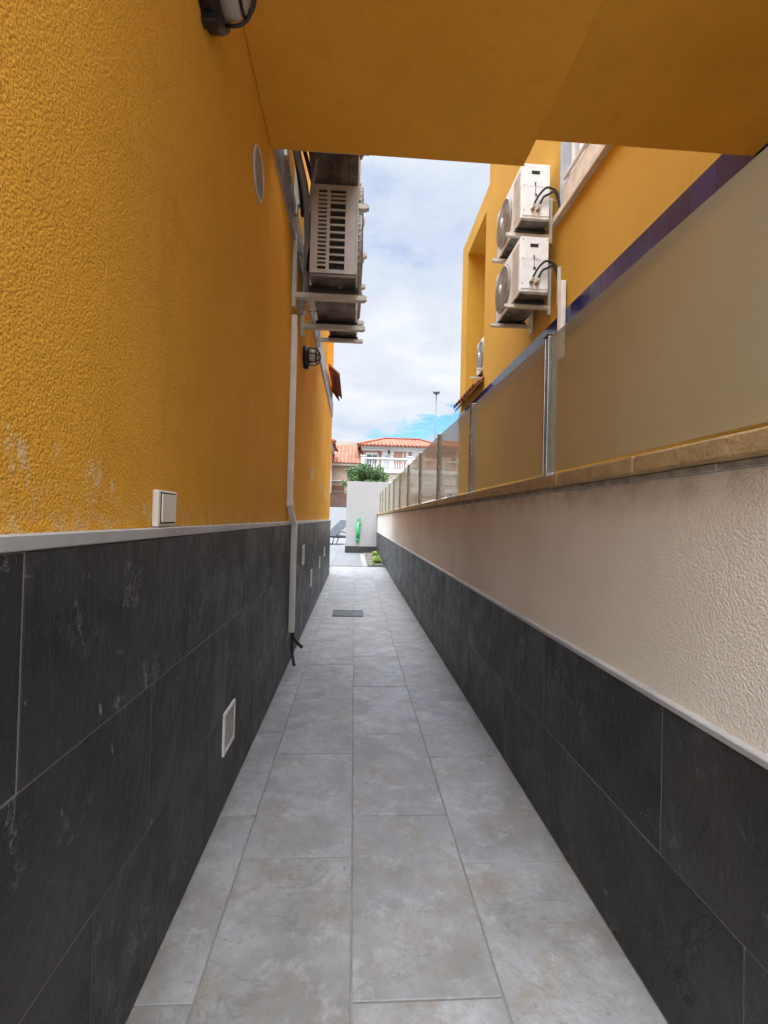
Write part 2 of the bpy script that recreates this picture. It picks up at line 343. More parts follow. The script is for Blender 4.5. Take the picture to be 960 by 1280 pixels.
# ---------------------------------------------------------------- mesh helpers
class MB:
    def __init__(s): s.bm = bmesh.new(); s.l = s.bm.verts.layers.float_vector.new('rnd') if False else None; s.f = []; s.rl = s.bm.faces.layers.float_vector.new('rnd')
    def _r(s, faces, rnd=None):
        r = rnd or (random.random(), random.random(), random.random())
        for f in faces: f[s.rl] = r
    def box(s, x0, x1, y0, y1, z0, z1, bev=0.0, seg=1, rot=None, rnd=None):
        c = Vector(((x0+x1)/2, (y0+y1)/2, (z0+z1)/2))
        r = bmesh.ops.create_cube(s.bm, size=1)
        vs = r['verts']
        for v in vs: v.co = Vector((v.co.x*(x1-x0), v.co.y*(y1-y0), v.co.z*(z1-z0)))
        fs = set(f for v in vs for f in v.link_faces)
        if bev > 0:
            es = list(set(e for v in vs for e in v.link_edges))
            q = bmesh.ops.bevel(s.bm, geom=es, offset=bev, segments=seg, affect='EDGES', profile=.5)
            fs = set(q['faces']) | set(f for v in q['verts'] for f in v.link_faces)
            vs = list(set(v for f in fs for v in f.verts))
        for v in vs:
            if rot: v.co = rot @ v.co
            v.co += c
        s._r(fs, rnd); return s
    def bar(s, a, b, w, h, up=(0, 0, 1), bev=0.0):
        a, b = Vector(a), Vector(b); d = b-a; L = d.length; d.normalize(); up = Vector(up)
        if abs(d.dot(up)) > .98: up = Vector((0, 1, 0))
        x = d.cross(up).normalized(); z = x.cross(d)
        rot = Matrix((x, d, z)).transposed(); n0 = len(s.bm.verts)
        mid = (a+b)/2
        s.box(mid.x-w/2, mid.x+w/2, mid.y-L/2, mid.y+L/2, mid.z-h/2, mid.z+h/2, bev, rot=rot); return s
    def tube(s, pts, r, n=10, cap=True, rnd=None):
        pts = [Vector(p) for p in pts]; rings = []
        rr = r if isinstance(r, (list, tuple)) else [r]*len(pts)
        prev = None
        for i, p in enumerate(pts):
            t = (pts[min(i+1, len(pts)-1)]-pts[max(i-1, 0)]).normalized()
            if prev is None:
                a = Vector((0, 0, 1)) if abs(t.z) < .9 else Vector((1, 0, 0))
                x = t.cross(a).normalized()
            else: x = (prev - t*prev.dot(t)).normalized()
            prev = x; y = t.cross(x)
            rings.append([s.bm.verts.new(p+(x*math.cos(2*PI*k/n)+y*math.sin(2*PI*k/n))*rr[i]) for k in range(n)])
        fs = []
        for a, b in zip(rings, rings[1:]):
            for k in range(n):
                f = s.bm.faces.new((a[k], a[(k+1) % n], b[(k+1) % n], b[k])); f.smooth = True; fs.append(f)
        if cap: fs += [s.bm.faces.new(rings[0][::-1]), s.bm.faces.new(rings[-1])]
        s._r(fs, rnd); return s
    def lathe(s, prof, c, axis='z', n=24, smooth=True, sy=1.0):
        """profile of (radius, height) turned round an axis through c"""
        c = Vector(c); rings = []
        for (r, h) in prof:
            ring = []
            for k in range(n):
                a = 2*PI*k/n; u, v = r*math.cos(a), r*math.sin(a)*sy
                p = {'z': Vector((u, v, h)), 'x': Vector((h, u, v)), 'y': Vector((u, h, v))}[axis]
                ring.append(s.bm.verts.new(c+p))
            rings.append(ring)
        fs = []
        for a, b in zip(rings, rings[1:]):
            for k in range(n):
                f = s.bm.faces.new((a[k], a[(k+1) % n], b[(k+1) % n], b[k])); f.smooth = smooth; fs.append(f)
        if prof[0][0] > 1e-4: fs.append(s.bm.faces.new(rings[0][::-1]))
        if prof[-1][0] > 1e-4: fs.append(s.bm.faces.new(rings[-1]))
        s._r(fs); return s
    def poly(s, pts, rnd=None):
        f = s.bm.faces.new([s.bm.verts.new(Vector(p)) for p in pts]); s._r([f], rnd); return s
    def prism(s, pts, d):
        d = Vector(d); a = [s.bm.verts.new(Vector(p)) for p in pts]; b = [s.bm.verts.new(Vector(p)+d) for p in pts]
        n = len(a); fs = [s.bm.faces.new(a), s.bm.faces.new(b[::-1])]
        for k in range(n): fs.append(s.bm.faces.new((a[k], b[k], b[(k+1) % n], a[(k+1) % n])))
        s._r(fs); return s
    def build(s, name, m, parent=None, loc=None, norm=True):
        if norm: bmesh.ops.recalc_face_normals(s.bm, faces=s.bm.faces)
        me = bpy.data.meshes.new(name); s.bm.to_mesh(me); s.bm.free()
        me.materials.append(m)
        o = bpy.data.objects.new(name, me); col.objects.link(o)
        if loc: o.location = loc
        if parent: o.parent = parent
        return o
def tag(o, label=None, cat=None, group=None, kind=None):
    if label: o['label'] = label
    if cat: o['category'] = cat
    if group: o['group'] = group
    if kind: o['kind'] = kind
    return o
def thing(name, label, cat, loc=(0, 0, 0), rz=0.0, group=None):
    o = bpy.data.objects.new(name, None); col.objects.link(o); o.empty_display_size = .1
    o.location = loc; o.rotation_euler = (0, 0, rz)
    return tag(o, label, cat, group)
def local(root, o):     # o was modelled in world space, the root stands elsewhere (unrotated)
    o.data.transform(Matrix.Translation(-Vector(root.location))); return o
def copy_tree(o, parent=None):
    c = o.copy(); col.objects.link(c)
    if parent: c.parent = parent
    for ch in list(o.children):
        copy_tree(ch, c)
    return c
def place(o, loc, rz=0.0, label=None):
    o.location = loc; o.rotation_euler = (0, 0, rz)
    if label: o['label'] = label
    return o

# ---------------------------------------------------------------- setting: ground, path, patio
b = MB(); b.poly([(-400, -400, -.03), (400, -400, -.03), (400, 900, -.03), (-400, 900, -.03)])
tag(b.build('ground', M['ground']), kind='structure')
XL, XR = -.40, .62
T = .592; GAP = .0035
path = MB()
cols = [(XL-.005, -.288, .966), (-.288, .017, .773), (.017, .322, .957), (.322, XR+.005, .741)]
for x0, x1, off in cols:
    y = off - 5*T
    while y < 9.5:
        y0, y1 = max(y, -2.2), min(y+T, 9.5)
        if y1-y0 > .03: path.box(x0+GAP/2, x1-GAP/2, y0+GAP/2, y1-GAP/2, -.02, random.uniform(-.0006, .0006), .0016, 1)
        y += T
p = path.build('path', M['floor']); tag(p, kind='structure')
b = MB(); b.box(-.45, .66, -2.3, 9.52, -.028, -.004); tag(b.build('path_grout', M['grout']), kind='structure')
b = MB()
for i in range(-14, 3):
    for j in range(24):
        x0 = -.42 + .6*i + (.3 if False else 0); y0 = 9.56 + .6*j
        x1 = x0+.6
        if i >= 1 and y0 < 13.0:      # the planting bed takes this corner
            if i == 1: pass
            continue
        b.box(x0+.002, x1-.002, y0+.002, y0+.598, -.018, .004+random.uniform(-.0005, .0005), .002)
tag(b.build('patio', M['patio']), kind='structure')
b = MB(); b.box(-9, 2.0, 9.54, 24.2, -.026, -.004); tag(b.build('patio_grout', M['grout']), kind='structure')
# narrow drain channel where the path meets the patio
b = MB()
b.box(-.42, .60, 9.505, 9.515, -.02, .004); b.box(-.42, .60, 9.545, 9.555, -.02, .004)
k = -.41
while k < .6: b.box(k, k+.006, 9.515, 9.545, -.015, .002); k += .016
tag(b.build('drain_channel', M['iron']), 'narrow dark drain channel across the far end of the path', 'drain')

# floor drain grate
dg = thing('drain_grate', 'square metal drain grate set in the grey path tiles', 'drain grate', (-.04, 4.81, .003))
b = MB(); b.box(-.15, .15, -.15, -.138, -.01, .004); b.box(-.15, .15, .138, .15, -.01, .004); b.box(-.15, -.138, -.138, .138, -.01, .004); b.box(.138, .15, -.138, .138, -.01, .004)
b.build('grate_frame', M['iron'], dg)
b = MB()
for i in range(15): x = -.131+i*.0187; b.box(x-.0048, x+.0048, -.137, .137, -.008, .0025)
for i in range(4): y = -.09+i*.06; b.box(-.137, .137, y-.004, y+.004, -.007, .0015)
b.box(-.03, .03, -.012, .012, -.004, .0045)
b.build('grate_bars', M['greymetal'], dg)

# ---------------------------------------------------------------- tile cladding helper (on planes X = const)
def clad(mb, X, thick, sgn, z_courses, offs, y0, y1, T=.592, gap=.0026, bev=.0012):
    """sgn = +1: the tile face looks to +X"""
    for (za, zb), off in zip(z_courses, offs):
        y = off
        while y > y0: y -= T
        while y < y1:
            a, b_ = max(y, y0), min(y+T, y1)
            if b_-a > .02:
                x0, x1 = (X-thick, X) if sgn > 0 else (X, X+thick)
                d = random.uniform(-.0007, .0007)
                mb.box(x0+d, x1+d, a+gap/2, b_-gap/2, za+gap/2, zb-gap/2, bev)
            y += T

# ---------------------------------------------------------------- left house
LX = -.42
lh = thing('ochre_house', 'ochre rendered house on the left with slate dado and overhanging slab above the passage', 'house', (-2, 3, 0))
def L(o): return local(lh, o)
b = MB()
b.box(-6, LX, -.25, 6.55, -.02, 7.2)                     # main block
b.box(-6, LX, 6.55, 8.15, -.02, 3.0)                      # ground-floor wing
b.box(-.87, LX, 7.72, 8.15, 3.0, 5.6)                     # far post of the loggia frame
b.box(-.87, LX, 6.55, 8.15, 5.6, 5.96)                    # its top beam
L(b.build('wall', M['ochre'], lh))
b = MB()
clad(b, XL, .016, 1, [(.605, .900), (.31, .605), (.004, .31)], [.613, 1.006, .806], -.26, 8.155)
L(b.build('slate_dado', M['slate'], lh))
b = MB(); b.box(LX+.0005, XL-.0012, -.25, 8.15, .0, .899); L(b.build('dado_bedding', M['grout_d'], lh))
b = MB(); b.box(LX+.0008, XL+.003, -.26, 8.157, .9005, .921, .002); L(b.build('dado_trim', M['trim'], lh))
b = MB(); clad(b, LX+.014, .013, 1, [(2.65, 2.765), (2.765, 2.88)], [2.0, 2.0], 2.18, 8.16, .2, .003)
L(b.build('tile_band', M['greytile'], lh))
b = MB(); b.box(LX+.0005, LX+.0105, 2.18, 8.155, 2.651, 2.879); L(b.build('band_grout', M['white_grout'], lh))
b = MB()
b.box(LX+.0005, .745, .28, 2.17, 2.606, 2.9, .004)
L(b.build('overhang_slab', M['soffit'], lh))
b = MB()
b.box(.7455, 1.875, -1.6, 2.172, 2.736, 3.0, .004)  # rear stretch behind the camera is unseen, lengthened to darken this soffit
L(b.build('overhang_slab', M['soffit'], lh))

def canopy(parent, X, sgn, y0, y1, loc, tip_z=2.95, dep=.16):
    """short row of barrel tiles shedding away from the wall"""
    b = MB(); step = .19; n = int((y1-y0)/step)
    for i in range(n):
        yc = y0+step*(i+.5)
        for layer in (0, 1):
            a0 = 0 if layer == 0 else PI
            yo = yc if layer == 0 else yc+step/2
            pts = []
            for (t_, zz_, rr) in ((-.02, .15, .060), (1.0, 0.0, .078)):
                x = X + sgn*dep*t_ if layer == 0 else X+sgn*dep*(t_*.72)
                z = tip_z + zz_ + (0 if layer == 0 else -.006)
                pts.append([(x, yo+rr*math.cos(a0+PI*k/8), z+rr*math.sin(a0+PI*k/8)*(.8 if layer == 0 else .45)) for k in range(9)])
            pi = [[(p[0], yo+(p[1]-yo)*.78, z_c(p, tip_z, j)) for p in q] for j, q in enumerate(pts)]
            V = [[b.bm.verts.new(p) for p in q] for q in pts+pi]; fs = []
            for k in range(8):
                fs.append(b.bm.faces.new((V[0][k], V[0][k+1], V[1][k+1], V[1][k])))
                fs.append(b.bm.faces.new((V[2][k+1], V[2][k], V[3][k], V[3][k+1])))
                fs.append(b.bm.faces.new((V[1][k], V[1][k+1], V[3][k+1], V[3][k])))
            for f in fs: f.smooth = False
            b._r(fs)
    return b
def z_c(p, tip_z, j):
    base = tip_z + (.15 if j == 0 else 0)
    return base + (p[2]-base)*.78
L(canopy(lh, LX, 1, 6.75, 8.1, None).build('tile_canopy', M['canopy'], lh, norm=False))

# ---------------------------------------------------------------- right house
RX = 1.88
rh = thing('yellow_house', 'yellow rendered neighbour house on the right with navy tile band and open loggia frame', 'house', (4, 3, 0))
def Rr(o): return local(rh, o)
WY0, WY1, WZ0, WZ1 = 2.3, 4.44, 3.88, 5.2
b = MB()
b.box(RX, 8, .6, WY0, -.02, 7.6)
b.box(RX, 8, WY1, 6.95, -.02, 7.6)
b.box(RX, 8, WY0, WY1, -.02, WZ0)
b.box(RX, 8, WY0, WY1, WZ1, 7.6)
b.box(RX+.5, 8, WY0, WY1, WZ0, WZ1)
b.box(RX, 8, 6.95, 8.7, -.02, 3.06)
b.box(RX, 2.33, 8.29, 8.7, 3.06, 5.65)
b.box(RX, 2.33, 6.95, 7.1, 3.06, 5.65)
b.box(RX, 2.33, 6.95, 8.7, 5.65, 5.96)
Rr(b.build('wall', M['yellow'], rh))
b = MB(); clad(b, RX-.013, .012, -1, [(2.66, 2.90)], [2.4], .6, 8.71, .2, .003); Rr(b.build('tile_band', M['navy'], rh))
b = MB(); b.box(RX-.0105, RX-.0005, .6, 8.705, 2.661, 2.899); Rr(b.build('band_grout', M['white_grout'], rh))
Rr(canopy(rh, RX, -1, 6.98, 8.64, None).build('tile_canopy', M['canopy'], rh, norm=False))
# barred window
win = MB()
for y in (WY0+.0, WY1-.075): win.box(1.98, 2.04, y, y+.06, WZ0+.36, WZ1, .004)
win.box(1.98, 2.04, WY0, WY1-.013, WZ0+.29, WZ0+.36, .004)
y = WY1-.20
while y > WY0+.1: win.box(1.985, 2.03, y-.03, y+.03, WZ0+.36, WZ1, .004); y -= .19
wn = Rr(win.build('window', M['winframe'], rh)); wn['label'] = 'white framed upper window'
b = MB(); b.box(2.05, 2.06, WY0+.02, WY1-.02, WZ0+.3, WZ1); o = b.build('pane', M['wdark'], wn); local(rh, o)
b = MB(); b.box(1.905, 2.38, WY0+.001, WY1-.013, WZ0+.002, WZ0+.285); o = b.build('lower_panel', M['sill'], wn); local(rh, o)
b = MB(); b.box(1.885, 1.915, WY0+.05, WY1-.06, WZ0+.315, WZ0+.345, .003); b.box(1.915, 1.985, WY0+.1, WY0+.12, WZ0+.32, WZ0+.34); b.box(1.915, 1.985, WY1-.12, WY1-.1, WZ0+.32, WZ0+.34)
o = b.build('guard_rail', M['bracket'], wn); local(rh, o)
b = MB(); b.box(RX-.055, RX+.06, WY0-.05, WY1+.05, WZ0-.065, WZ0+.001, .006); o = b.build('sill', M['sill'], wn); local(rh, o)
b = MB(); b.box(RX+.002, RX+.2, WY1-.012, WY1-.001, WZ0+.002, WZ1); o = b.build('jamb_lining', M['shutter'], wn); local(rh, o)

# ---------------------------------------------------------------- dividing wall with coping, cladding
dw = thing('dividing_wall', 'cream rendered boundary wall with dark slate tiles below and ochre stone coping', 'boundary wall', (.7, 5, 0))
def D(o): return local(dw, o)
b = MB(); b.box(XR+.018, .80, -2.2, 13.18, -.02, 1.048); D(b.build('wall', M['beige'], dw))
b = MB(); clad(b, XR, .016, -1, [(.30, .592), (.004, .30)], [.923, 1.31], -2.2, 13.17); D(b.build('slate_cladding', M['slate'], dw))
b = MB(); b.box(XR+.0012, XR+.0175, -2.2, 13.17, 0, .591); D(b.build('cladding_bedding', M['grout_d'], dw))
b = MB(); b.box(XR-.002, XR+.0172, -2.2, 13.175, .5925, .606, .002); D(b.build('cladding_trim', M['trim'], dw))
b = MB()
y = -2.2
while y < 13.2:      # uneven mortar bed under the coping
    b.box(XR+.010+random.uniform(-.003, .004), .8, y, y+.12, 1.0485, 1.0625, .002); y += .12
D(b.build('mortar_bed', M['mortar'], dw))
b = MB(); y = -2.18
while y < 13.2:
    y1 = min(y+.40, 13.2); b.box(XR-.012, .815, y+.002, y1-.002, 1.063, 1.103, .005, 2); y += .40
D(b.build('coping', M['coping'], dw))

# glass balustrade on the coping
gf = thing('glass_balustrade', 'frosted glass balustrade with steel posts along the boundary wall top', 'glass fence', (.66, 5, 1.1))
GXc = .66; posts = [.53+1.08*k for k in range(-2, 12)]
def gtop(y): return min(1.572+.018*max(y-.74, -.2), 1.628)
for y in posts:
    b = MB(); PT = gtop(y)+.004
    b.box(GXc-.016, GXc+.016, y-.020, y-.009, 1.105, PT, .003, 2)
    b.box(GXc-.016, GXc+.016, y+.009, y+.020, 1.105, PT, .003, 2)
    b.box(GXc-.009, GXc+.009, y-.0085, y+.0085, 1.106, PT-.003)
    b.box(GXc-.019, GXc+.019, y-.023, y+.023, PT+.0002, PT+.006, .002)
    b.box(GXc-.035, GXc+.035, y-.035, y+.035, 1.1035, 1.110, .002)
    local(gf, b.build('post', M['steel'], gf))
for ya, yb in zip(posts, posts[1:]):
    b = MB(); a0, a1 = ya+.0215, yb-.0215
    b.prism([(GXc-.004, a0, 1.122), (GXc-.004, a1, 1.122), (GXc-.004, a1, gtop(a1)), (GXc-.004, a0, gtop(a0))], (.008, 0, 0))
    local(gf, b.build('glass_pane', M['glass'], gf))

# ---------------------------------------------------------------- air conditioners
UW, UD, UH = .78, .28, .555
def make_ac():
    root = thing('air_conditioner', 'x', 'air conditioner')
    x0, x1, y0, y1 = -UW/2, UW/2, -UD/2, UD/2
    z0 = .035
    # casing: set back at its left side where the slotted panel sits
    b = MB()
    b.box(x0+.012, x1, y0, y1, z0+.02, z0+UH, .012, 3)
    for k in range(17):       # horizontal ribs right of the fan
        z = z0+.06+k*.027
        b.box(x1-.22, x1-.03, y0-.006, y0+.004, z, z+.013, .003)
    b.build('casing', M['ac'], root)
    # left slotted intake panel
    b = MB(); X = x0
    def pan(ya, yb, za, zb): b.box(X, X+.011, ya, yb, za, zb)
    ys = [y0+.004, y0+.075, y0+.165, y0+.185, y1-.045, y1-.004]   # front .. back
    zt, zb_ = z0+UH-.035, z0+.045
    pan(ys[0], ys[1], z0+.022, z0+UH-.006); pan(ys[4], ys[5], z0+.022, z0+UH-.006)
    pan(ys[1], ys[4], zt, z0+UH-.006); pan(ys[1], ys[4], z0+.022, zb_)
    pan(ys[2], ys[3], zb_, zt)
    n = 19; h = (zt-zb_)/n
    for k in range(1, n): z = zb_+k*h; pan(ys[3], ys[4], z-h*.22, z+h*.22)
    hs = [zt-h, zt-2*h, zt-3*h]; zz_ = zt-3*h; step = (zz_-zb_)/9
    for k in range(1, 9): hs.append(zz_-k*step)
    for z in hs: pan(ys[1], ys[2], z-.005, z+.005)
    # folded flange toward the front
    b.box(X-.004, X+.010, y0-.002, y0+.010, z0+.022, z0+UH-.006, .002)
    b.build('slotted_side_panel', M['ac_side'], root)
    b = MB(); b.box(x0+.0115, x0+.0118, y0+.02, y1-.02, z0+.03, z0+UH-.02); b.build('slot_shade_sheet', M['dark'], root)  # dark sheet painted in for the shade behind the slots
    # base pan with pressed ribs
    b = MB(); b.box(x0+.004, x1-.004, y0+.004, y1-.004, z0, z0+.0195, .003)
    for k in range(5): y = y0+.05+k*.05; b.box(x0+.08, x1-.08, y-.008, y+.008, z0-.005, z0+.002, .003)
    b.lathe([(.03, -.006), (.03, .0)], (x0+.25, 0.03, z0), n=16); b.lathe([(.018, -.015), (.018, .0)], (x0+.12, -.04, z0), n=12)
    b.build('base_pan', M['pan'], root)
    for sx in (-.26, .26):
        b = MB(); b.box(sx-.02, sx+.02, y0-.012, y1+.012, .008, z0-.0005, .003); b.box(sx-.025, sx+.025, y0+.02, y1-.02, 0, .0078)
        b.build('rubber_foot', M['black'], root)
    # fan guard
    fx, fz, FR = x0+.275, z0+UH/2+.005, .232
    b = MB()
    b.lathe([(FR, -.0), (FR, -.016), (FR-.008, -.024), (FR-.016, -.024), (FR-.016, -.0)], (fx, y0, fz), axis='y', n=56)
    for r_i in (0, 1, 2, 3, 4, 5, 6, 7):
        rr = .045+.0225*r_i; yy = y0-.024-.010*(1-(rr/FR)**2)
        b.tube([(fx+rr*math.cos(2*PI*k/40), yy, fz+rr*math.sin(2*PI*k/40)) for k in range(41)], .0022, 5, False)
    for k in range(52):
        a = 2*PI*k/52
        pts = []
        for q in range(5):
            rr = .04+(FR-.012-.04)*q/4
            aa = a+.22*(1-q/4)
            pts.append((fx+rr*math.cos(aa), y0-.024-.010*(1-(rr/FR)**2), fz+rr*math.sin(aa)))
        b.tube(pts, .0021, 4, False)
    for k in range(40):      # slits round the rim of the guard
        a = 2*PI*k/40
        b.box(fx+(FR+.001)*math.cos(a)-.004, fx+(FR+.001)*math.cos(a)+.004, y0-.017, y0-.003, fz+(FR+.001)*math.sin(a)-.004, fz+(FR+.001)*math.sin(a)+.004)
    gd_ = b.build('fan_guard', M['ac_fan'], root)
    b = MB(); b.lathe([(.0001, -.046), (.02, -.045), (.040, -.040), (.044, -.034), (.044, -.024)], (fx, y0, fz), axis='y', n=28); b.build('guard_badge', M['ac'], gd_)
    b = MB(); b.lathe([(FR-.017, -.004), (.0001, -.0041)], (fx, y0, fz), axis='y', n=40); b.build('fan_shade_disc', M['dark'], root)  # black disc on the closed casing, stands in for the shaded interior
    b = MB()
    for k in range(3):
        a = 2*PI*k/3+.3
        pr = [(fx+.03*math.cos(a-.5), y0-.008, fz+.03*math.sin(a-.5)), (fx+.2*math.cos(a-.25), y0-.008, fz+.2*math.sin(a-.25)),
              (fx+.2*math.cos(a+.45), y0-.014, fz+.2*math.sin(a+.45)), (fx+.03*math.cos(a+.5), y0-.012, fz+.03*math.sin(a+.5))]
        b.prism(pr, (0, -.002, 0))
    b.build('fan_blades', M['ac_fan'], root)
    # right service panel
    b = MB(); X = x1
    b.box(X-.002, X+.006, y0+.010, y1-.006, z0+.05, z0+UH-.004, .002)
    b.box(X+.004, X+.009, y0+.03, y0+.034, z0+.06, z0+UH-.02); b.box(X+.004, X+.009, y1-.03, y1-.026, z0+.06, z0+UH-.02)
    b.box(X+.005, X+.008, y0+.03, y1-.03, z0+.335, z0+.339)
    sp = b.build('service_panel', M['ac'], root)
    b = MB(); b.box(X+.0062, X+.0075, -.045, .035, z0+UH-.105, z0+UH-.070); b.build('handle_shade_patch', M['dark'], sp)  # flat black plate painted in for the shade inside the grip
    b = MB(); b.prism([(X+.0062, -.012, z0+.375), (X+.0062, .0, z0+.375), (X+.0062, .0, z0+.262), (X+.0062, .012, z0+.262), (X+.0062, .012, z0+.235), (X+.0062, -.012, z0+.235), (X+.0062, -.012, z0+.262), (X+.0062, -.006, z0+.262), (X+.0062, -.006, z0+.34), (X+.0062, -.012, z0+.34)], (.002, 0, 0)); b.build('cable_entry', M['dark'], sp)
    for yy, z in ((y0+.025, z0+UH-.03), (y1-.025, z0+UH-.03), (y0+.025, z0+.34), (y0+.025, z0+.10)):
        b = MB(); b.lathe([(.005, .0062), (.005, .0085)], (X, yy, z), axis='x', n=8); b.build('screw', M['dark'], sp)
    for k, yv in enumerate((-.030, .022)):
        b = MB(); b.lathe([(.022, .006), (.022, .016), (.013, .018), (.013, .045), (.017, .046), (.017, .06)], (X, yv, z0+.115-k*.012), axis='x', n=12)
        b.tube([(X+.03, yv, z0+.115-k*.012), (X+.03, yv+.012, z0+.155-k*.012)], .010, 8)
        b.build('valve', M['brass'], sp)
    return root
def hoses(root, kind):
    """insulated pipes from the valves up and over to the wall; kind: side of the unit"""
    x1 = UW/2; z0 = .035
    for k, (yv, top) in enumerate(((-.022, .30), (.032, .265))):
        pts = [(x1+.03, yv, z0+.15), (x1+.045, yv+.03, z0+.21), (x1+.05, yv+.075, z0+top-.03), (x1+.05, yv+.125, z0+top), (x1+.045, .185, z0+top-.03), (x1+.04, .215, z0+top-.12), (x1+.035, .225, z0+top-.22)]
        # smooth
        P = [Vector(p) for p in pts]; Q = []
        for i in range(len(P)-1):
            a, b_, c, d = P[max(i-1, 0)], P[i], P[i+1], P[min(i+2, len(P)-1)]
            for q in range(5):
                t_ = q/5; Q.append(.5*((2*b_)+(-a+c)*t_+(2*a-5*b_+4*c-d)*t_*t_+(-a+3*b_-3*c+d)*t_**3))
        Q.append(P[-1])
        m_ = MB(); m_.tube(Q, .0105, 8); m_.build('hose', M['rubber'], root)
    m_ = MB(); m_.tube([(x1+.009, -.005, z0+.36), (x1+.02, .03, z0+.34), (x1+.022, .10, z0+.29), (x1+.03, .19, z0+.26)] if kind == 0 else
                       [(x1+.009, -.005, z0+.25), (x1+.02, -.0, z0+.20), (x1+.03, .05, z0+.17), (x1+.03, .14, z0+.20), (x1+.03, .21, z0+.19)], .003, 6)
    m_.build('cable', M['duct'], root)

def make_bracket(arm=.45, rail=.46):
    """pair of L-shaped arms; local: wall at y = +.21, arms run to -y"""
    root = thing('wall_bracket', 'x', 'wall bracket')
    for sx in (-.235, .235):
        b = MB()
        b.box(sx-.019, sx+.019, .21-arm, .209, -.034, -.0305, .001); b.box(sx-.019, sx-.0165, .21-arm, .209, -.034, -.001)
        b.box(sx+.0165, sx+.019, .21-arm, .209, -.034, -.001); b.box(sx-.019, sx+.019, .21-arm, .209, -.004, -.0005)
        b.box(sx-.018, sx+.018, .21-arm-.012, .21-arm, -.030, -.001, .004, 2)
        b.build('arm', M['bracket'], root)
        b = MB(); b.box(sx-.0185, sx+.0185, .183, .2095, -.09, rail-.09, .002)
        b.lathe([(.007, .176), (.007, .183)], (sx, 0, rail-.15), axis='y', n=8); b.lathe([(.007, .176), (.007, .183)], (sx, 0, rail-.19), axis='y', n=8)
        b.build('rail', M['bracket'], root)
    return root

ac0 = make_ac()
acs_left = 'air conditioners hung on the left house'
acs_right = 'air conditioners hung on the right house'
def ac(loc, rz, label, group, hose=None, first=[True]):
    if first[0]: first[0] = False; o = ac0
    else: o = copy_tree(ac0)
    place(o, loc, rz, label); o['group'] = group; return o
spec = [  # (x, y, z), label
    ((-.163, 3.215, 2.335), 'air conditioner on the left house showing its slotted side panel, lower in the near pair', 'pale bracket under the left air conditioner with the slotted panel'),
    ((-.163, 2.72, 2.895), 'topmost left air conditioner, dark underside cut off by the overhead slab', 'pale bracket under the topmost left air conditioner'),
    ((-.163, 3.72, 2.885), 'left air conditioner mostly hidden behind the slotted one, only its bracket tips showing', 'bracket with only its tips showing beyond the slotted air conditioner'),
    ((-.163, 4.68, 2.785), 'farthest left air conditioner, seen from below under the others', 'lowest farthest bracket arm on the left house'),
]
AC = []
for i, (lc, la, lb) in enumerate(spec):
    o = ac(lc, R(90), la, acs_left); AC.append(o)
rspec = [
    ((1.655, 4.85, 3.045+.05), 'lower of the two white air conditioners on the right house', 'bracket under the lower right-hand air conditioner'),
    ((1.655, 4.85, 3.80), 'upper of the two white air conditioners on the right house, below the slab edge', 'bracket under the upper right-hand air conditioner'),
    ((2.16, 7.66, 3.37), 'small far air conditioner inside the open frame above the tile canopy', 'bracket under the far air conditioner in the open frame'),
]
for i, (lc, la, lb) in enumerate(rspec):
    o = ac(lc, R(-90), la, acs_right); AC.append(o)
    if i < 2: hoses(o, i)
br0 = make_bracket(); first = True
for (lc, la, lb), rz, grp in [(s_, R(90), 'brackets on the left house') for s_ in spec]+[(s_, R(-90), 'brackets on the right house') for s_ in rspec]:
    o = br0 if first else copy_tree(br0); first = False
    x = LX+.21 if rz > 0 else RX-.21
    if lc[0] > 2: x = 2.12
    place(o, (x, lc[1], lc[2]), rz, lb); o['group'] = grp
    if lc[0] > 2:
        for c in o.children: pass
# grey and black pipework behind the left units
pw = thing('pipework', 'grey and black pipes bundled between the left wall and the air conditioners', 'pipes', (LX, 3, 2.3))
def sp_tube(pts, r, mtl, name, parent):
    P = [Vector(p) for p in pts]; Q = []
    for i in range(len(P)-1):
        a, b_, c, d = P[max(i-1, 0)], P[i], P[i+1], P[min(i+2, len(P)-1)]
        for q in range(6):
            t_ = q/6; Q.append(.5*((2*b_)+(-a+c)*t_+(2*a-5*b_+4*c-d)*t_*t_+(-a+3*b_-3*c+d)*t_**3))
    Q.append(P[-1]); m_ = MB(); m_.tube(Q, r, 10); o = m_.build(name, mtl, parent); local(parent, o); return o
sp_tube([(-.405, 2.60, 3.12), (-.375, 2.74, 3.02), (-.345, 2.86, 2.92), (-.335, 2.93, 2.80), (-.335, 2.98, 2.68), (-.345, 3.06, 2.45), (-.38, 3.06, 2.24)], .021, M['hose'], 'grey_pipe', pw)
sp_tube([(-.405, 2.66, 3.08), (-.385, 2.78, 3.00), (-.372, 2.90, 2.90), (-.365, 2.96, 2.80)], .012, M['rubber'], 'black_pipe', pw)
sp_tube([(-.39, 2.56, 3.14), (-.345, 2.68, 3.05), (-.305, 2.80, 2.95), (-.29, 2.84, 2.90)], .012, M['rubber'], 'black_pipe', pw)
sp_tube([(-.325, 2.98, 2.82), (-.318, 2.98, 2.72), (-.325, 3.0, 2.62), (-.33, 3.02, 2.5)], .014, M['rubber'], 'black_pipe', pw)
sp_tube([(-.25, 2.52, 3.0), (-.255, 2.62, 2.95), (-.285, 2.76, 2.90), (-.305, 2.84, 2.83), (-.31, 2.86, 2.76)], .012, M['hose'], 'drain_hose', pw)
sp_tube([(-.29, 3.22, 2.33), (-.33, 3.16, 2.30), (-.38, 3.08, 2.24)], .006, M['brass'], 'copper_pipe', pw)

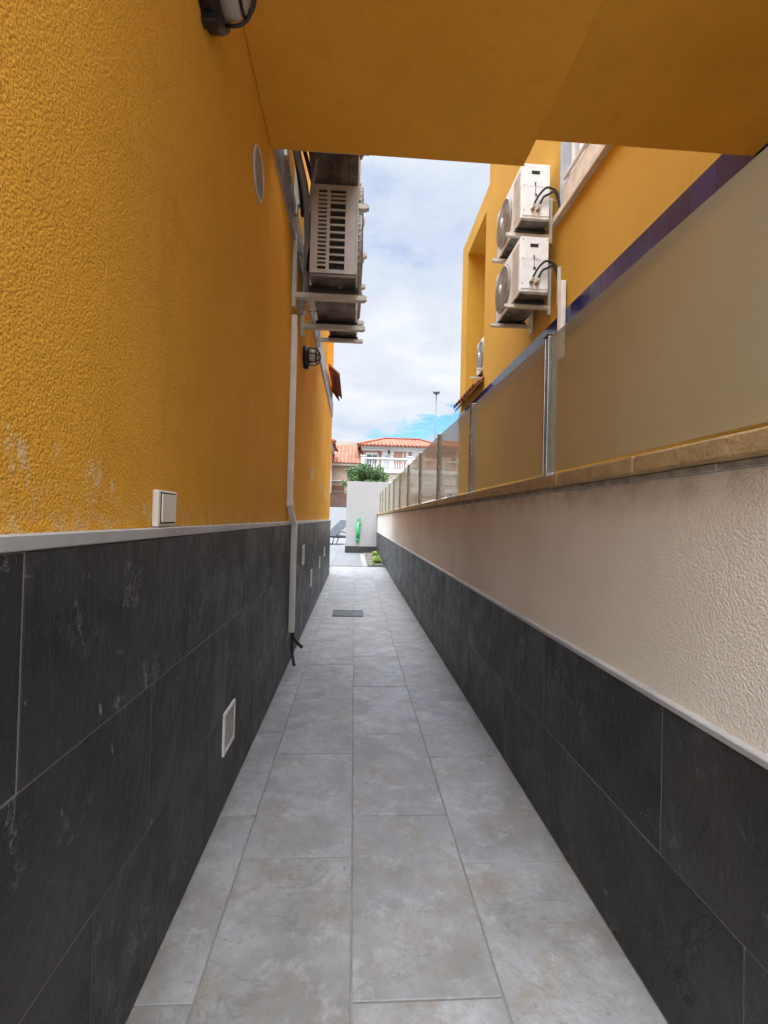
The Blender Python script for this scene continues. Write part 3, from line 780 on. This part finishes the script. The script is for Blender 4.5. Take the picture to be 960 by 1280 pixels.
# ---------------------------------------------------------------- trunking on the left wall
tr = thing('cable_trunking', 'white plastic cable trunking running down the left ochre wall over the slate', 'cable trunking', (LX, 3.03, .2))
def duct(pts, wy, wx):
    b = MB()
    n = len(pts)
    prof = []
    for (xw, y, z) in pts: prof.append([b.bm.verts.new(p) for p in ((xw, y-wy/2, z), (xw+wx, y-wy/2, z), (xw+wx, y+wy/2, z), (xw, y+wy/2, z))])
    fs = [b.bm.faces.new(prof[0]), b.bm.faces.new(prof[-1][::-1])]
    for a, c in zip(prof, prof[1:]):
        for k in range(4): fs.append(b.bm.faces.new((a[k], c[k], c[(k+1) % 4], a[(k+1) % 4])))
    b._r(fs); return b
o = duct([(LX+.001, 3.0, 2.20), (LX+.001, 3.0, 1.02), (XL+.004, 3.07, .90), (XL+.004, 3.07, .225)], .052, .034).build('duct_body', M['duct'], tr); local(tr, o)
md = o.modifiers.new('bev', 'BEVEL'); md.width = .004; md.segments = 2
b = MB(); b.box(LX+.0015, LX+.041, 2.966, 3.034, 1.015, 1.05, .002); o = b.build('joint_cover', M['duct'], tr); local(tr, o)
sp_tube([(-.372, 3.06, .25), (-.372, 3.055, .16), (-.365, 3.03, .10), (-.345, 2.97, .045)], .010, M['rubber'], 'loose_cable', tr)
sp_tube([(-.375, 3.085, .25), (-.37, 3.09, .19), (-.345, 3.10, .15), (-.31, 3.10, .118)], .010, M['rubber'], 'loose_cable', tr)
# right trunking
tr2 = thing('cable_trunking', 'short white trunking on the right house dropping to the navy tile band', 'cable trunking', (RX, 4.28, 2.7))
b = MB(); b.box(RX-.058, RX-.0135, 4.22, 4.30, 2.45, 3.16, .004); o = b.build('duct_body', M['duct'], tr2); local(tr2, o)
b = MB(); b.box(RX-.03, RX-.001, 4.36, 4.39, 3.0, 3.36, .003); o = b.build('mounting_rail', M['bracket'], tr2); local(tr2, o)

# ---------------------------------------------------------------- small fittings on the left wall
sw = thing('switch_box', 'cream plastic switch box on the ochre wall just above the slate dado', 'switch box', (LX, 1.03, .925))
b = MB(); b.box(LX+.0005, LX+.014, 1.022, 1.125, .9225, 1.0, .003, 2); local(sw, b.build('housing', M['pvc'], sw))
b = MB(); b.box(LX+.0142, LX+.0175, 1.036, 1.112, .932, .992, .0015, 2); local(sw, b.build('hinged_cover', M['pvc'], sw))
b = MB(); b.box(LX+.0135, LX+.0146, 1.033, 1.115, .929, .995); local(sw, b.build('cover_gap', M['dark'], sw))
rv = thing('round_vent', 'round white vent grille high on the ochre wall near the slab', 'air vent', (LX, 1.92, 2.31))
b = MB(); b.lathe([(.098, .0005), (.098, .006), (.094, .010), (.086, .010), (.083, .006), (.083, .0005)], (LX, 1.92, 2.31), axis='x', n=40); local(rv, b.build('rim', M['sill'], rv))
b = MB()
for k in range(13):
    z = 2.31-.072+k*.012; hw = math.sqrt(max(.0, .079**2-(z-2.31)**2)); b.box(LX+.003, LX+.008, 1.92-hw, 1.92+hw, z-.0035, z+.0035)
b.box(LX+.001, LX+.004, 1.92-.07, 1.92+.07, 2.31-.03, 2.31+.03)
local(rv, b.build('louvre', M['ac_fan'], rv))
def bulkhead(Y, Z, ry, rz_, label):
    r = thing('bulkhead_lamp', label, 'wall lamp', (LX, Y, Z), 0, 'black caged lamps on the left wall')
    def el(prof, mtl, name):
        b = MB(); b.lathe([(a, h) for a, h in prof], (0, 0, 0), axis='x', n=36, sy=rz_/ry); return b.build(name, mtl, r)
    el([(ry, .0005), (ry, .030), (ry*.95, .045), (ry*.72, .048)], M['black'], 'base')
    el([(ry*.72, .046), (ry*.71, .075), (ry*.6, .098), (ry*.35, .112), (.0001, .117)], M['lens'], 'lens')
    c = MB()
    for a in (0, PI/3, 2*PI/3):
        pts = []
        for q in range(-8, 9):
            t_ = q/8*PI/2; rr = math.sin(t_)*.83; h = .045+.082*math.cos(t_)**.6 if abs(q) < 8 else .04
            pts.append((h, ry*rr*math.cos(a), rz_*rr*math.sin(a)))
        c.tube(pts, .0048, 8)
    c.tube([(.098, ry*.62*math.cos(2*PI*k/32), rz_*.62*math.sin(2*PI*k/32)) for k in range(33)], .0045, 8, False)
    c.build('cage', M['black'], r)
    b = MB(); b.box(.0005, .04, -.015, .015, -rz_-.02, -rz_+.008, .004); b.build('cable_gland', M['black'], r)
    return r
bulkhead(1.235, 2.315, .105, .095, 'near black caged bulkhead lamp cut by the top edge of the picture')
bulkhead(3.72, 2.19, .10, .075, 'small far black caged lamp on the ochre wall beside the trunking')

def vent(X, y0, y1, z0, z1, label, group=None, n=9):
    r = thing('wall_vent', label, 'air vent', (X, (y0+y1)/2, z0), 0, group)
    b = MB(); t_ = .008
    b.box(X+.0005, X+t_, y0, y1, z0, z0+.012, .001); b.box(X+.0005, X+t_, y0, y1, z1-.012, z1, .001)
    b.box(X+.0005, X+t_, y0, y0+.012, z0+.0122, z1-.0122); b.box(X+.0005, X+t_, y1-.012, y1, z0+.0122, z1-.0122)
    b.box(X+.0006, X+.003, y0+.01, y1-.01, z0+.01, z1-.01)
    local(r, b.build('frame', M['ventg'], r))
    b = MB()
    for k in range(n):
        z = z0+.017+(z1-z0-.034)*(k+.5)/n; h = (z1-z0-.034)/n
        b.box(X+.0032, X+.0065, y0+.014, y1-.014, z-h*.28, z+h*.28)
    local(r, b.build('louvre', M['ac_side'], r))
    return r
vent(XL, 1.555, 1.69, .185, .32, 'white louvred square vent low on the near slate dado')
vg = 'small white vents further along the slate dado'
vent(XL, 3.78, 3.90, .575, .73, 'white vent set highest on the far slate dado, just past the trunking', vg, 6)
vent(XL, 4.55, 4.67, .30, .45, 'white vent set lowest on the far slate dado', vg, 6)
vent(XL, 5.65, 5.77, .36, .49, 'third white vent along the far slate dado', vg, 5)
vent(XL, 6.5, 6.62, .43, .55, 'last white vent on the slate dado before the house corner', vg, 5)
vg = 'small pale plates on the far ochre wall'
vent(LX, 4.60, 4.68, 1.32, 1.42, 'nearest of the small pale plates on the far ochre wall', vg, 3)
vent(LX, 5.62, 5.70, 1.27, 1.37, 'middle one of the small pale plates on the far ochre wall', vg, 3)
vent(LX, 6.65, 6.73, 1.22, 1.32, 'farthest of the small pale plates on the far ochre wall', vg, 3)

# ---------------------------------------------------------------- end of the passage
ww = thing('garden_wall', 'tall white wall panel with black skirting closing the end of the passage', 'garden wall', (.3, 13.2, 0))
b = MB(); b.box(-.225, 1.0, 13.2, 13.4, -.02, 1.965, .004); local(ww, b.build('wall', M['white_wall'], ww))
b = MB(); b.box(-.238, .615, 13.185, 13.1995, .006, .19, .002); b.box(-.238, -.2255, 13.2, 13.41, .006, .19, .002); local(ww, b.build('skirting', M['skirt'], ww))
gs = thing('pole_fixture', 'slim bright green upright pole fixture on the white wall panel', 'wall fixture', (.13, 13.15, .3))
b = MB(); b.tube([(.10, 13.15, .40), (.103, 13.15, .60), (.11, 13.15, .85)], [.05, .048, .045], 14); local(gs, b.build('body', M['green'], gs))
b = MB(); b.tube([(.095, 13.15, .30), (.098, 13.15, .36), (.10, 13.15, .40)], [.02, .045, .048], 14); local(gs, b.build('foot', M['green'], gs))
sp_tube([(.105, 13.15, .84), (.10, 13.14, .93), (.13, 13.13, .965), (.165, 13.12, .94), (.17, 13.12, .89)], .017, M['green'], 'hook', gs)
b = MB(); b.tube([(.13, 13.12, .77), (.175, 13.11, .78)], .022, 10); b.tube([(.12, 13.17, .5), (.12, 13.199, .5)], .02, 8); b.tube([(.12, 13.17, .75), (.12, 13.199, .75)], .02, 8); local(gs, b.build('handle', M['skirt'], gs))

b = MB(); b.box(.30, .612, 9.56, 13.17, -.02, .012)
tag(b.build('gravel_bed', M['gravel']), kind='structure')
b = MB()
for k in range(900):
    x, y = random.uniform(.305, .61), random.uniform(9.58, 13.1); s_ = random.uniform(.006, .014)
    b.box(x-s_, x+s_, y-s_, y+s_*.7, .008, .012+s_, s_*.4, rot=Matrix.Rotation(random.uniform(0, 3), 3, 'Z'))
tag(b.build('pebbles', M['gravel']), 'pale pebbles covering the planting bed', 'pebbles', kind='stuff')
b = MB(); b.box(.283, .299, 9.56, 13.17, -.02, .03, .003); b.box(.3, .61, 9.562, 9.575, -.02, .03, .002)
tag(b.build('bed_edging', M['patio']), 'pale edging strip of the gravel planting bed', 'edging')
def rosette(c, n, L_, label, name='succulent_plant', h=.5):
    r = thing(name, label, 'plant', c); b = MB()
    for k in range(n):
        a = random.uniform(0, 2*PI); el = random.uniform(.25, 1.35); l = L_*random.uniform(.6, 1); wd = l*.16
        d = Vector((math.cos(a)*math.cos(el), math.sin(a)*math.cos(el), math.sin(el))); s_ = Vector((-math.sin(a), math.cos(a), 0))
        p0 = Vector((random.uniform(-.03, .03), random.uniform(-.03, .03), 0)); p1 = p0+d*l*.5+Vector((0, 0, l*.06)); p2 = p0+d*l-Vector((0, 0, l*.10))
        rn = (random.random(),)*3
        b.poly([p0-s_*wd*.4, p0+s_*wd*.4, p1+s_*wd, p1-s_*wd], rn); b.poly([p1-s_*wd, p1+s_*wd, p2], rn)
    b.build('foliage', M['succ'], r, norm=False); return r
g_ = 'low yellow green plants in the gravel bed'
for c, n, l, la in (((.50, 10.15, .01), 120, .17, 'largest yellow green plant in the gravel bed against the slate wall'),
                    ((.55, 10.9, .01), 70, .16, 'yellow green plant in the middle of the gravel bed'),
                    ((.54, 12.2, .01), 60, .17, 'green plant at the back of the gravel bed by the white wall'),
                    ((.40, 9.8, .01), 34, .08, 'small plant at the front edge of the gravel bed')):
    rosette(c, n, l, la)['group'] = g_

# tree behind the garden wall
tt = thing('bushy_tree', 'bushy dark green tree crown rising behind the white garden wall', 'tree', (.33, 14.6, 0))
b = MB(); b.tube([(0, 0, -.02), (.02, .02, .8), (0, .05, 1.5), (.05, .02, 2.0)], [.075, .06, .05, .03], 10)
for k in range(9):
    a = k*.7; b.tube([(0, .04, 1.3+.06*k), (.25*math.cos(a), .25*math.sin(a), 1.75+.05*k), (.5*math.cos(a), .4*math.sin(a), 2.0+.06*k)], [.03, .02, .008], 6)
b.build('trunk', M['bark'], tt)
b = MB(); clumps = []
for k in range(120):
    a = random.uniform(0, 2*PI); r_c = .70*math.sqrt(random.random()); z = random.uniform(1.85, 2.52)
    rmax = .70*math.sqrt(max(0, 1-((z-1.95)/.66)**2))
    clumps.append((Vector((min(r_c, rmax)*math.cos(a), min(r_c, rmax)*.8*math.sin(a), z)), random.uniform(.10, .17)))
for c, cr in clumps:
    for k in range(75):
        d = Vector((random.gauss(0, 1), random.gauss(0, 1), random.gauss(0, 1))).normalized(); p = c+d*cr*random.uniform(.5, 1.1)
        ax = Vector((random.gauss(0, 1), random.gauss(0, 1), random.gauss(0, .6)-.5)).normalized(); s_ = ax.cross(d)
        if s_.length < .1: continue
        s_.normalize(); l = random.uniform(.05, .095); wd = l*.24; rn = (random.random(),)*3
        nn = s_.cross(ax)*l*.08
        b.poly([p, p+ax*l*.5+s_*wd+nn, p+ax*l, p+ax*l*.5-s_*wd+nn], rn)
b.build('crown', M['leaf'], tt, norm=False)

# lounger
lg = thing('sun_lounger', 'grey fabric sun lounger with raised back and curved dark metal frame on the patio', 'sun lounger', (-.62, 17.4, 0))
b = MB()
def slab(b, pts, hw, th):
    for (x, z), (x2, z2) in zip(pts, pts[1:]): b.bar((x, 0, z), (x2, 0, z2), hw, th, up=(0, 0, 1))
# lounger local axis x, width y
seat = [(-1.2, .30), (-.2, .33)]; back = [(-.2, .34), (.05, .60), (.38, .86)]
b.box(-1.2, -.16, -.30, .30, .315, .335, .006)
b.build('seat', M['wire'], lg)
b = MB()
for (xa, za), (xb, zb) in zip(back, back[1:]):
    b.prism([(xa, -.30, za), (xb, -.30, zb), (xb, .30, zb), (xa, .30, za)], (.01, 0, .02))
b.build('backrest', M['wire'], lg)
for sy in (-.32, .32):
    b = MB(); b.tube([(-1.2, sy, .30), (-.2, sy, .31), (.05, sy, .58), (.38, sy, .85)], .016, 8); b.tube([(-.2, sy, .31), (.5, sy, .30)], .014, 8)
    b.build('side_rail', M['lmetal'], lg)
    b = MB(); b.tube([(-.42, sy, .02), (-.36, sy, .22), (-.22, sy, .40), (-.02, sy, .47), (.18, sy, .42), (.28, sy, .30), (.30, sy, .15), (.22, sy, .02)], .018, 8)
    b.build('curved_leg', M['lmetal'], lg)
b = MB(); b.tube([(.38, -.32, .85), (.38, .32, .85)], .016, 8); b.tube([(-.42, -.32, .04), (-.42, .32, .04)], .014, 8); b.tube([(.30, -.32, .3), (.30, .32, .3)], .014, 8); b.box(-.2, .4, -.31, .31, .24, .28); b.build('cross_bar', M['lmetal'], lg)
lg.rotation_euler = (0, 0, R(38))

# white low wall, railing, gate side
lw = thing('low_white_wall', 'low white wall at the far side of the patio', 'wall', (-1, 24, 0))
b = MB(); b.box(-6, 4.0, 24, 24.2, -.02, 1.48, .01); local(lw, b.build('wall', M['white_wall'], lw))
rf = thing('metal_railing', 'grey metal railing with brown screening on top of the low white wall', 'railing', (-1, 24.1, 1.48))
b = MB(); b.box(-6, -.2, 24.08, 24.12, 2.26, 2.30); b.box(-6, -.2, 24.08, 24.12, 1.53, 1.56); local(rf, b.build('rail', M['greymetal'], rf))
b = MB(); x = -6
while x < -.2: b.box(x, x+.018, 24.09, 24.11, 1.48, 2.30); x += .11
local(rf, b.build('bars', M['greymetal'], rf))
b = MB(); x = -5.9
while x < -.28:
    b.box(x, x+.055, 24.15, 24.165, 1.49, 2.2+random.uniform(-.03, .04)); x += .06
local(rf, b.build('screen', M['brownwood'], rf))

# ---------------------------------------------------------------- houses across the street
def hip_roof(parent, x0, x1, yf, yb, ze, rx0, rx1, zr, ov=.35, m_='roof'):
    """hipped roof, eaves at ze, ridge from rx0 to rx1 at zr"""
    b = MB(); uv = b.bm.loops.layers.uv.new('UVMap')
    ym = (yf+yb)/2; X0, X1, YF, YB = x0-ov, x1+ov, yf-ov, yb+ov
    A, B_, C, D_ = (X0, YF, ze), (X1, YF, ze), (X1, YB, ze), (X0, YB, ze); E, F = (rx0, ym, zr), (rx1, ym, zr)
    for pts, ud in (((A, B_, F, E), 0), ((C, D_, E, F), 0), ((B_, C, F), 1), ((D_, A, E), 1)):
        f = b.bm.faces.new([b.bm.verts.new(Vector(p)) for p in pts]); b._r([f])
        sl = math.hypot(zr-ze, (YB-YF)/2 if ud == 0 else max(rx0-X0, .3))/(zr-ze)
        for lp in f.loops: lp[uv].uv = (lp.vert.co[ud], (lp.vert.co.z-ze)*sl)
    f = b.bm.faces.new([b.bm.verts.new(Vector((p[0], p[1], ze-.01))) for p in (D_, C, B_, A)]); b._r([f])
    o = b.build('roof', M[m_], parent, norm=False); local(parent, o)
    b = MB()
    for p, q in ((E, F), (A, E), (B_, F), (C, F), (D_, E)): b.tube([Vector(p)+Vector((0, 0, .03)), Vector(q)+Vector((0, 0, .03))], .09, 8)
    # barrel ends along the front eave
    x = X0+.1
    while x < X1: b.tube([(x, YF-.06, ze-.02), (x, YF+.5, ze+.5*(zr-ze)/(ym-YF)-.0)], .085, 8); x += .27
    c = b.build('ridge_tiles', M['terra'], o); local(parent, c)
    return o
def opening(parent, x0, x1, y, z0, z1, name='window', fr=.06, mtl='wdark', surround=True, mull=1):
    b = MB()
    if surround:
        b.box(x0-fr*1.8, x1+fr*1.8, y-.05, y+.02, z1, z1+fr*1.6, .005)
        b.box(x0-fr*1.6, x0, y-.04, y+.02, z0, z1-.001, .004); b.box(x1, x1+fr*1.6, y-.04, y+.02, z0, z1-.001, .004)
        b.box(x0-fr*1.8, x1+fr*1.8, y-.07, y+.02, z0-.09, z0-.001, .004)
    for k in range(1, mull+1): xm = x0+(x1-x0)*k/(mull+1); b.box(xm-.03, xm+.03, y-.028, y+.012, z0, z1-.001)
    b.box(x0, x1, y-.025, y+.01, z0+.001, z0+.06); b.box(x0, x1, y-.024, y+.01, z1-.06, z1-.002)
    o = b.build(name, M['fwhite'], parent); local(parent, o)
    b = MB(); b.box(x0+.001, x1-.001, y-.012, y+.015, z0+.002, z1-.003); c = b.build('pane', M[mtl], o); local(parent, c)
    return o
def baluster_run(parent, x0, x1, y, z0, z1, post_xs, step=.17):
    b = MB(); b.box(x0, x1, y-.11, y+.11, z1-.10, z1, .015); b.box(x0, x1, y-.10, y+.10, z0, z0+.09, .01)
    o = b.build('balustrade', M['fwhite'], parent); local(parent, o)
    proto = None; x = x0+.12; H = z1-z0-.19
    while x < x1:
        if min([abs(x-p) for p in post_xs]+[9]) > .2:
            if proto is None:
                q = MB(); q.lathe([(.045, 0), (.045, .04), (.025, .06), (.055, H*.28), (.05, H*.42), (.022, H*.72), (.03, H*.9), (.045, H-.03), (.045, H)], (0, 0, 0), n=8)
                proto = q.build('baluster', M['fwhite'], o)
                c = proto
            else: c = proto.copy(); col.objects.link(c); c.parent = o
            c.location = Vector((x, y, z0+.09))-Vector(parent.location)
        x += step
    for p in post_xs:
        b = MB(); b.box(p-.13, p+.13, y-.13, y+.13, z0, z1+.08, .012); b.box(p-.17, p+.17, y-.17, y+.17, z1+.0805, z1+.15, .015)
        c = b.build('pillar', M['fwhite'], o); local(parent, c)
    return o
HY = 34
ha = thing('salmon_house', 'salmon and cream house across the street with white balustrade and hipped terracotta roof', 'house', (3.2, HY, 0))
def A_(o): return local(ha, o)
b = MB(); b.box(.5, 5.95, HY, HY+7, 4.2, 5.95); A_(b.build('upper_wall', M['salmon'], ha))
b = MB(); b.box(.5, 5.95, HY-1.2, HY+7, -.03, 4.2); A_(b.build('lower_wall', M['cream'], ha))
b = MB(); b.box(.35, 6.1, HY-.22, HY+7.1, 5.951, 6.12, .02); b.box(.42, 6.03, HY-.12, HY+7.05, 5.78, 5.95, .02); A_(b.build('cornice', M['fwhite'], ha))
hip_roof(ha, .5, 5.95, HY, HY+7, 6.125, 2.2, 5.0, 7.25, .4)
opening(ha, .78, 1.52, HY, 4.32, 5.55, 'window', mtl='wdark')
opening(ha, 2.05, 2.40, HY, 4.3, 5.52, 'balcony_door', mtl='shutter', fr=.16, mull=0)
opening(ha, 4.25, 4.75, HY, 4.3, 5.55, 'balcony_door', mtl='shutter', fr=.16, mull=0)
b = MB(); b.box(3.55, 3.72, HY-.04, HY+.01, 4.2, 5.77); b.box(3.32, 3.40, HY-.04, HY+.01, 4.2, 5.77); A_(b.build('pilaster', M['fwhite'], ha))
baluster_run(ha, .45, 5.95, HY-1.1, 4.28, 5.15, [.48, 3.72])
b = MB(); b.box(.42, 5.95, HY-1.28, HY-.9, 4.1, 4.27, .02); b.box(.5, 5.95, HY-1.26, HY-1.2, 3.42, 3.52, .01); A_(b.build('string_course', M['fwhite'], ha))
b = MB()      # arched garage opening
for k in range(17):
    a = PI*k/16; a2 = PI*(k+1)/16
    if k < 16: b.prism([(5.0+.72*math.cos(a), HY-1.25, 2.45+.5*math.sin(a)), (5.0+.86*math.cos(a), HY-1.25, 2.45+.66*math.sin(a)), (5.0+.86*math.cos(a2), HY-1.25, 2.45+.66*math.sin(a2)), (5.0+.72*math.cos(a2), HY-1.25, 2.45+.5*math.sin(a2))], (0, .06, 0))
b.box(4.14, 4.28, HY-1.25, HY-1.19, 0, 2.45); b.box(5.72, 5.86, HY-1.25, HY-1.19, 0, 2.45)
A_(b.build('garage_arch', M['olive'], ha))
b = MB(); b.box(4.28, 5.72, HY-1.22, HY-1.19, 0, 2.45); A_(b.build('garage_door', M['fwhite'], ha))
def lantern(parent, x, z):
    b = MB(); b.lathe([(.02, .14), (.07, .10), (.09, .0), (.06, -.14), (.0001, -.16)], (x, HY-.16, z), n=6, smooth=False); b.box(x-.015, x+.015, HY-.16, HY, z+.12, z+.15); o = b.build('wall_lantern', M['black'], parent); local(parent, o)
lantern(ha, 2.32, 5.78-.06)
opening(ha, 3.0, 3.25, HY-1.2, 3.15, 3.4, 'small_window', fr=.05, mull=0)
b = MB(); b.box(1.58, 1.80, HY-.3, HY-.005, 5.60, 5.64); b.prism([(1.52, HY-.35, 5.645), (1.86, HY-.35, 5.645), (1.76, HY-.01, 5.80), (1.62, HY-.01, 5.80)], (0, 0, -.02)); A_(b.build('tiled_hood', M['terra'], ha))

hb = thing('salmon_house', 'right-hand continuation of the salmon houses seen through the glass panes', 'house', (9, HY, 0))
b = MB(); b.box(6.0, 12, HY+.1, HY+7, 4.2, 5.9); local(hb, b.build('upper_wall', M['salmon'], hb))
b = MB(); b.box(6.0, 12, HY-1.1, HY+7, -.03, 4.2); local(hb, b.build('lower_wall', M['cream'], hb))
b = MB(); b.box(5.98+.14, 12.1, HY-.12, HY+7.1, 5.901, 6.08, .02); local(hb, b.build('cornice', M['fwhite'], hb))
hip_roof(hb, 6.55, 10.6, HY+.1, HY+5, 6.085, 6.9, 7.4, 7.0, .4)
opening(hb, 6.35, 6.62, HY+.1, 4.35, 5.3, 'window', fr=.14, mull=0, mtl='shutter')
opening(hb, 7.4, 7.9, HY+.1, 4.35, 5.3, 'window', fr=.14, mull=0, mtl='shutter')
baluster_run(hb, 6.0, 12, HY-1.0, 4.28, 5.05, [6.1, 9.5])
b = MB(); b.box(6.0, 12, HY-1.16, HY-1.1, 3.42, 3.52, .01); b.box(6.0, 12, HY-1.18, HY-.8, 4.1, 4.27, .02); local(hb, b.build('string_course', M['fwhite'], hb))
opening(hb, 6.35, 7.3, HY-1.1, 2.0, 2.9, 'window', fr=.1, mull=1)

hc = thing('low_roofed_house', 'peach house with a low sloping terracotta roof between its taller neighbours', 'house', (-.9, HY-1, 0))
b = MB(); b.box(-3.6, .48, HY-.6, HY+6, -.03, 4.75); local(hc, b.build('wall', M['peach'], hc))
b = MB(); uv = b.bm.loops.layers.uv.new('UVMap')
f = b.bm.faces.new([b.bm.verts.new(Vector(p)) for p in ((-3.8, HY-.9, 4.78), (.44, HY-.9, 4.78), (.44, HY+2.4, 6.45), (-3.8, HY+2.4, 6.45))])
for lp in f.loops: lp[uv].uv = (lp.vert.co.x, (lp.vert.co.z-4.78)*2.2)
f2 = b.bm.faces.new([b.bm.verts.new(Vector(p)) for p in ((-3.8, HY-.9, 4.76), (-3.8, HY+2.4, 6.43), (.44, HY+2.4, 6.43), (.44, HY-.9, 4.76))])
local(hc, b.build('roof', M['roof'], hc, norm=False))
b = MB(); b.box(-3.8, .44, HY-.85, HY-.605, 4.58, 4.75, .01); local(hc, b.build('cornice', M['cream'], hc))
b = MB(); b.box(-3.8, .46, HY+2.5, HY+6, 4.76, 6.75); local(hc, b.build('upper_block', M['cream'], hc))
b = MB(); b.box(-1.75, -.75, HY-.64, HY-.605, 2.6, 3.2, .01); local(hc, b.build('awning_panel', M['brownwood'], hc))
b = MB(); b.box(-2.2, .1, HY-.75, HY-.61, 3.5, 3.56, .01); local(hc, b.build('string_course', M['fwhite'], hc))

hd = thing('bay_fronted_house', 'pale pink house with a white corner bay, partly hidden by the ochre wall', 'house', (-3, 30, 0))
b = MB(); b.box(-5, -1.62, 30, 35, 4.1, 5.6); local(hd, b.build('upper_wall', M['salmon'], hd))
b = MB(); b.box(-5, -1.62, 30, 33, -.03, 4.1); local(hd, b.build('lower_wall', M['fwhite'], hd))
b = MB(); b.box(-5, -1.5, 29.85, 35.1, 5.45, 5.62, .02); local(hd, b.build('cornice', M['fwhite'], hd))
hip_roof(hd, -5, -1.6, 30, 33.4, 5.63, -3.6, -2.9, 6.45, .3)
opening(hd, -2.15, -1.85, 30, 3.6, 5.2, 'window', fr=.1, mtl='shutter', mull=0)

# street lamp behind the roofs
sp_ = thing('street_lamp', 'tall thin grey street lamp rising behind the terracotta roofs', 'street lamp', (7.25, 44, 0))
b = MB(); b.tube([(0, 0, -.03), (0, 0, 6), (.05, 0, 12.6)], [.10, .075, .045], 10); b.build('pole', M['greymetal'], sp_)
b = MB(); b.lathe([(.05, -.2), (.10, -.12), (.30, -.02), (.33, .06), (.26, .17), (.0001, .24)], (.05, 0, 12.75), n=18); b.build('lamp_head', M['greymetal'], sp_)
b = MB(); b.lathe([(.0001, -.05), (.20, -.04), (.27, -.015)], (.05, 0, 12.73), n=18); b.build('lamp_glass', M['lens'], sp_)
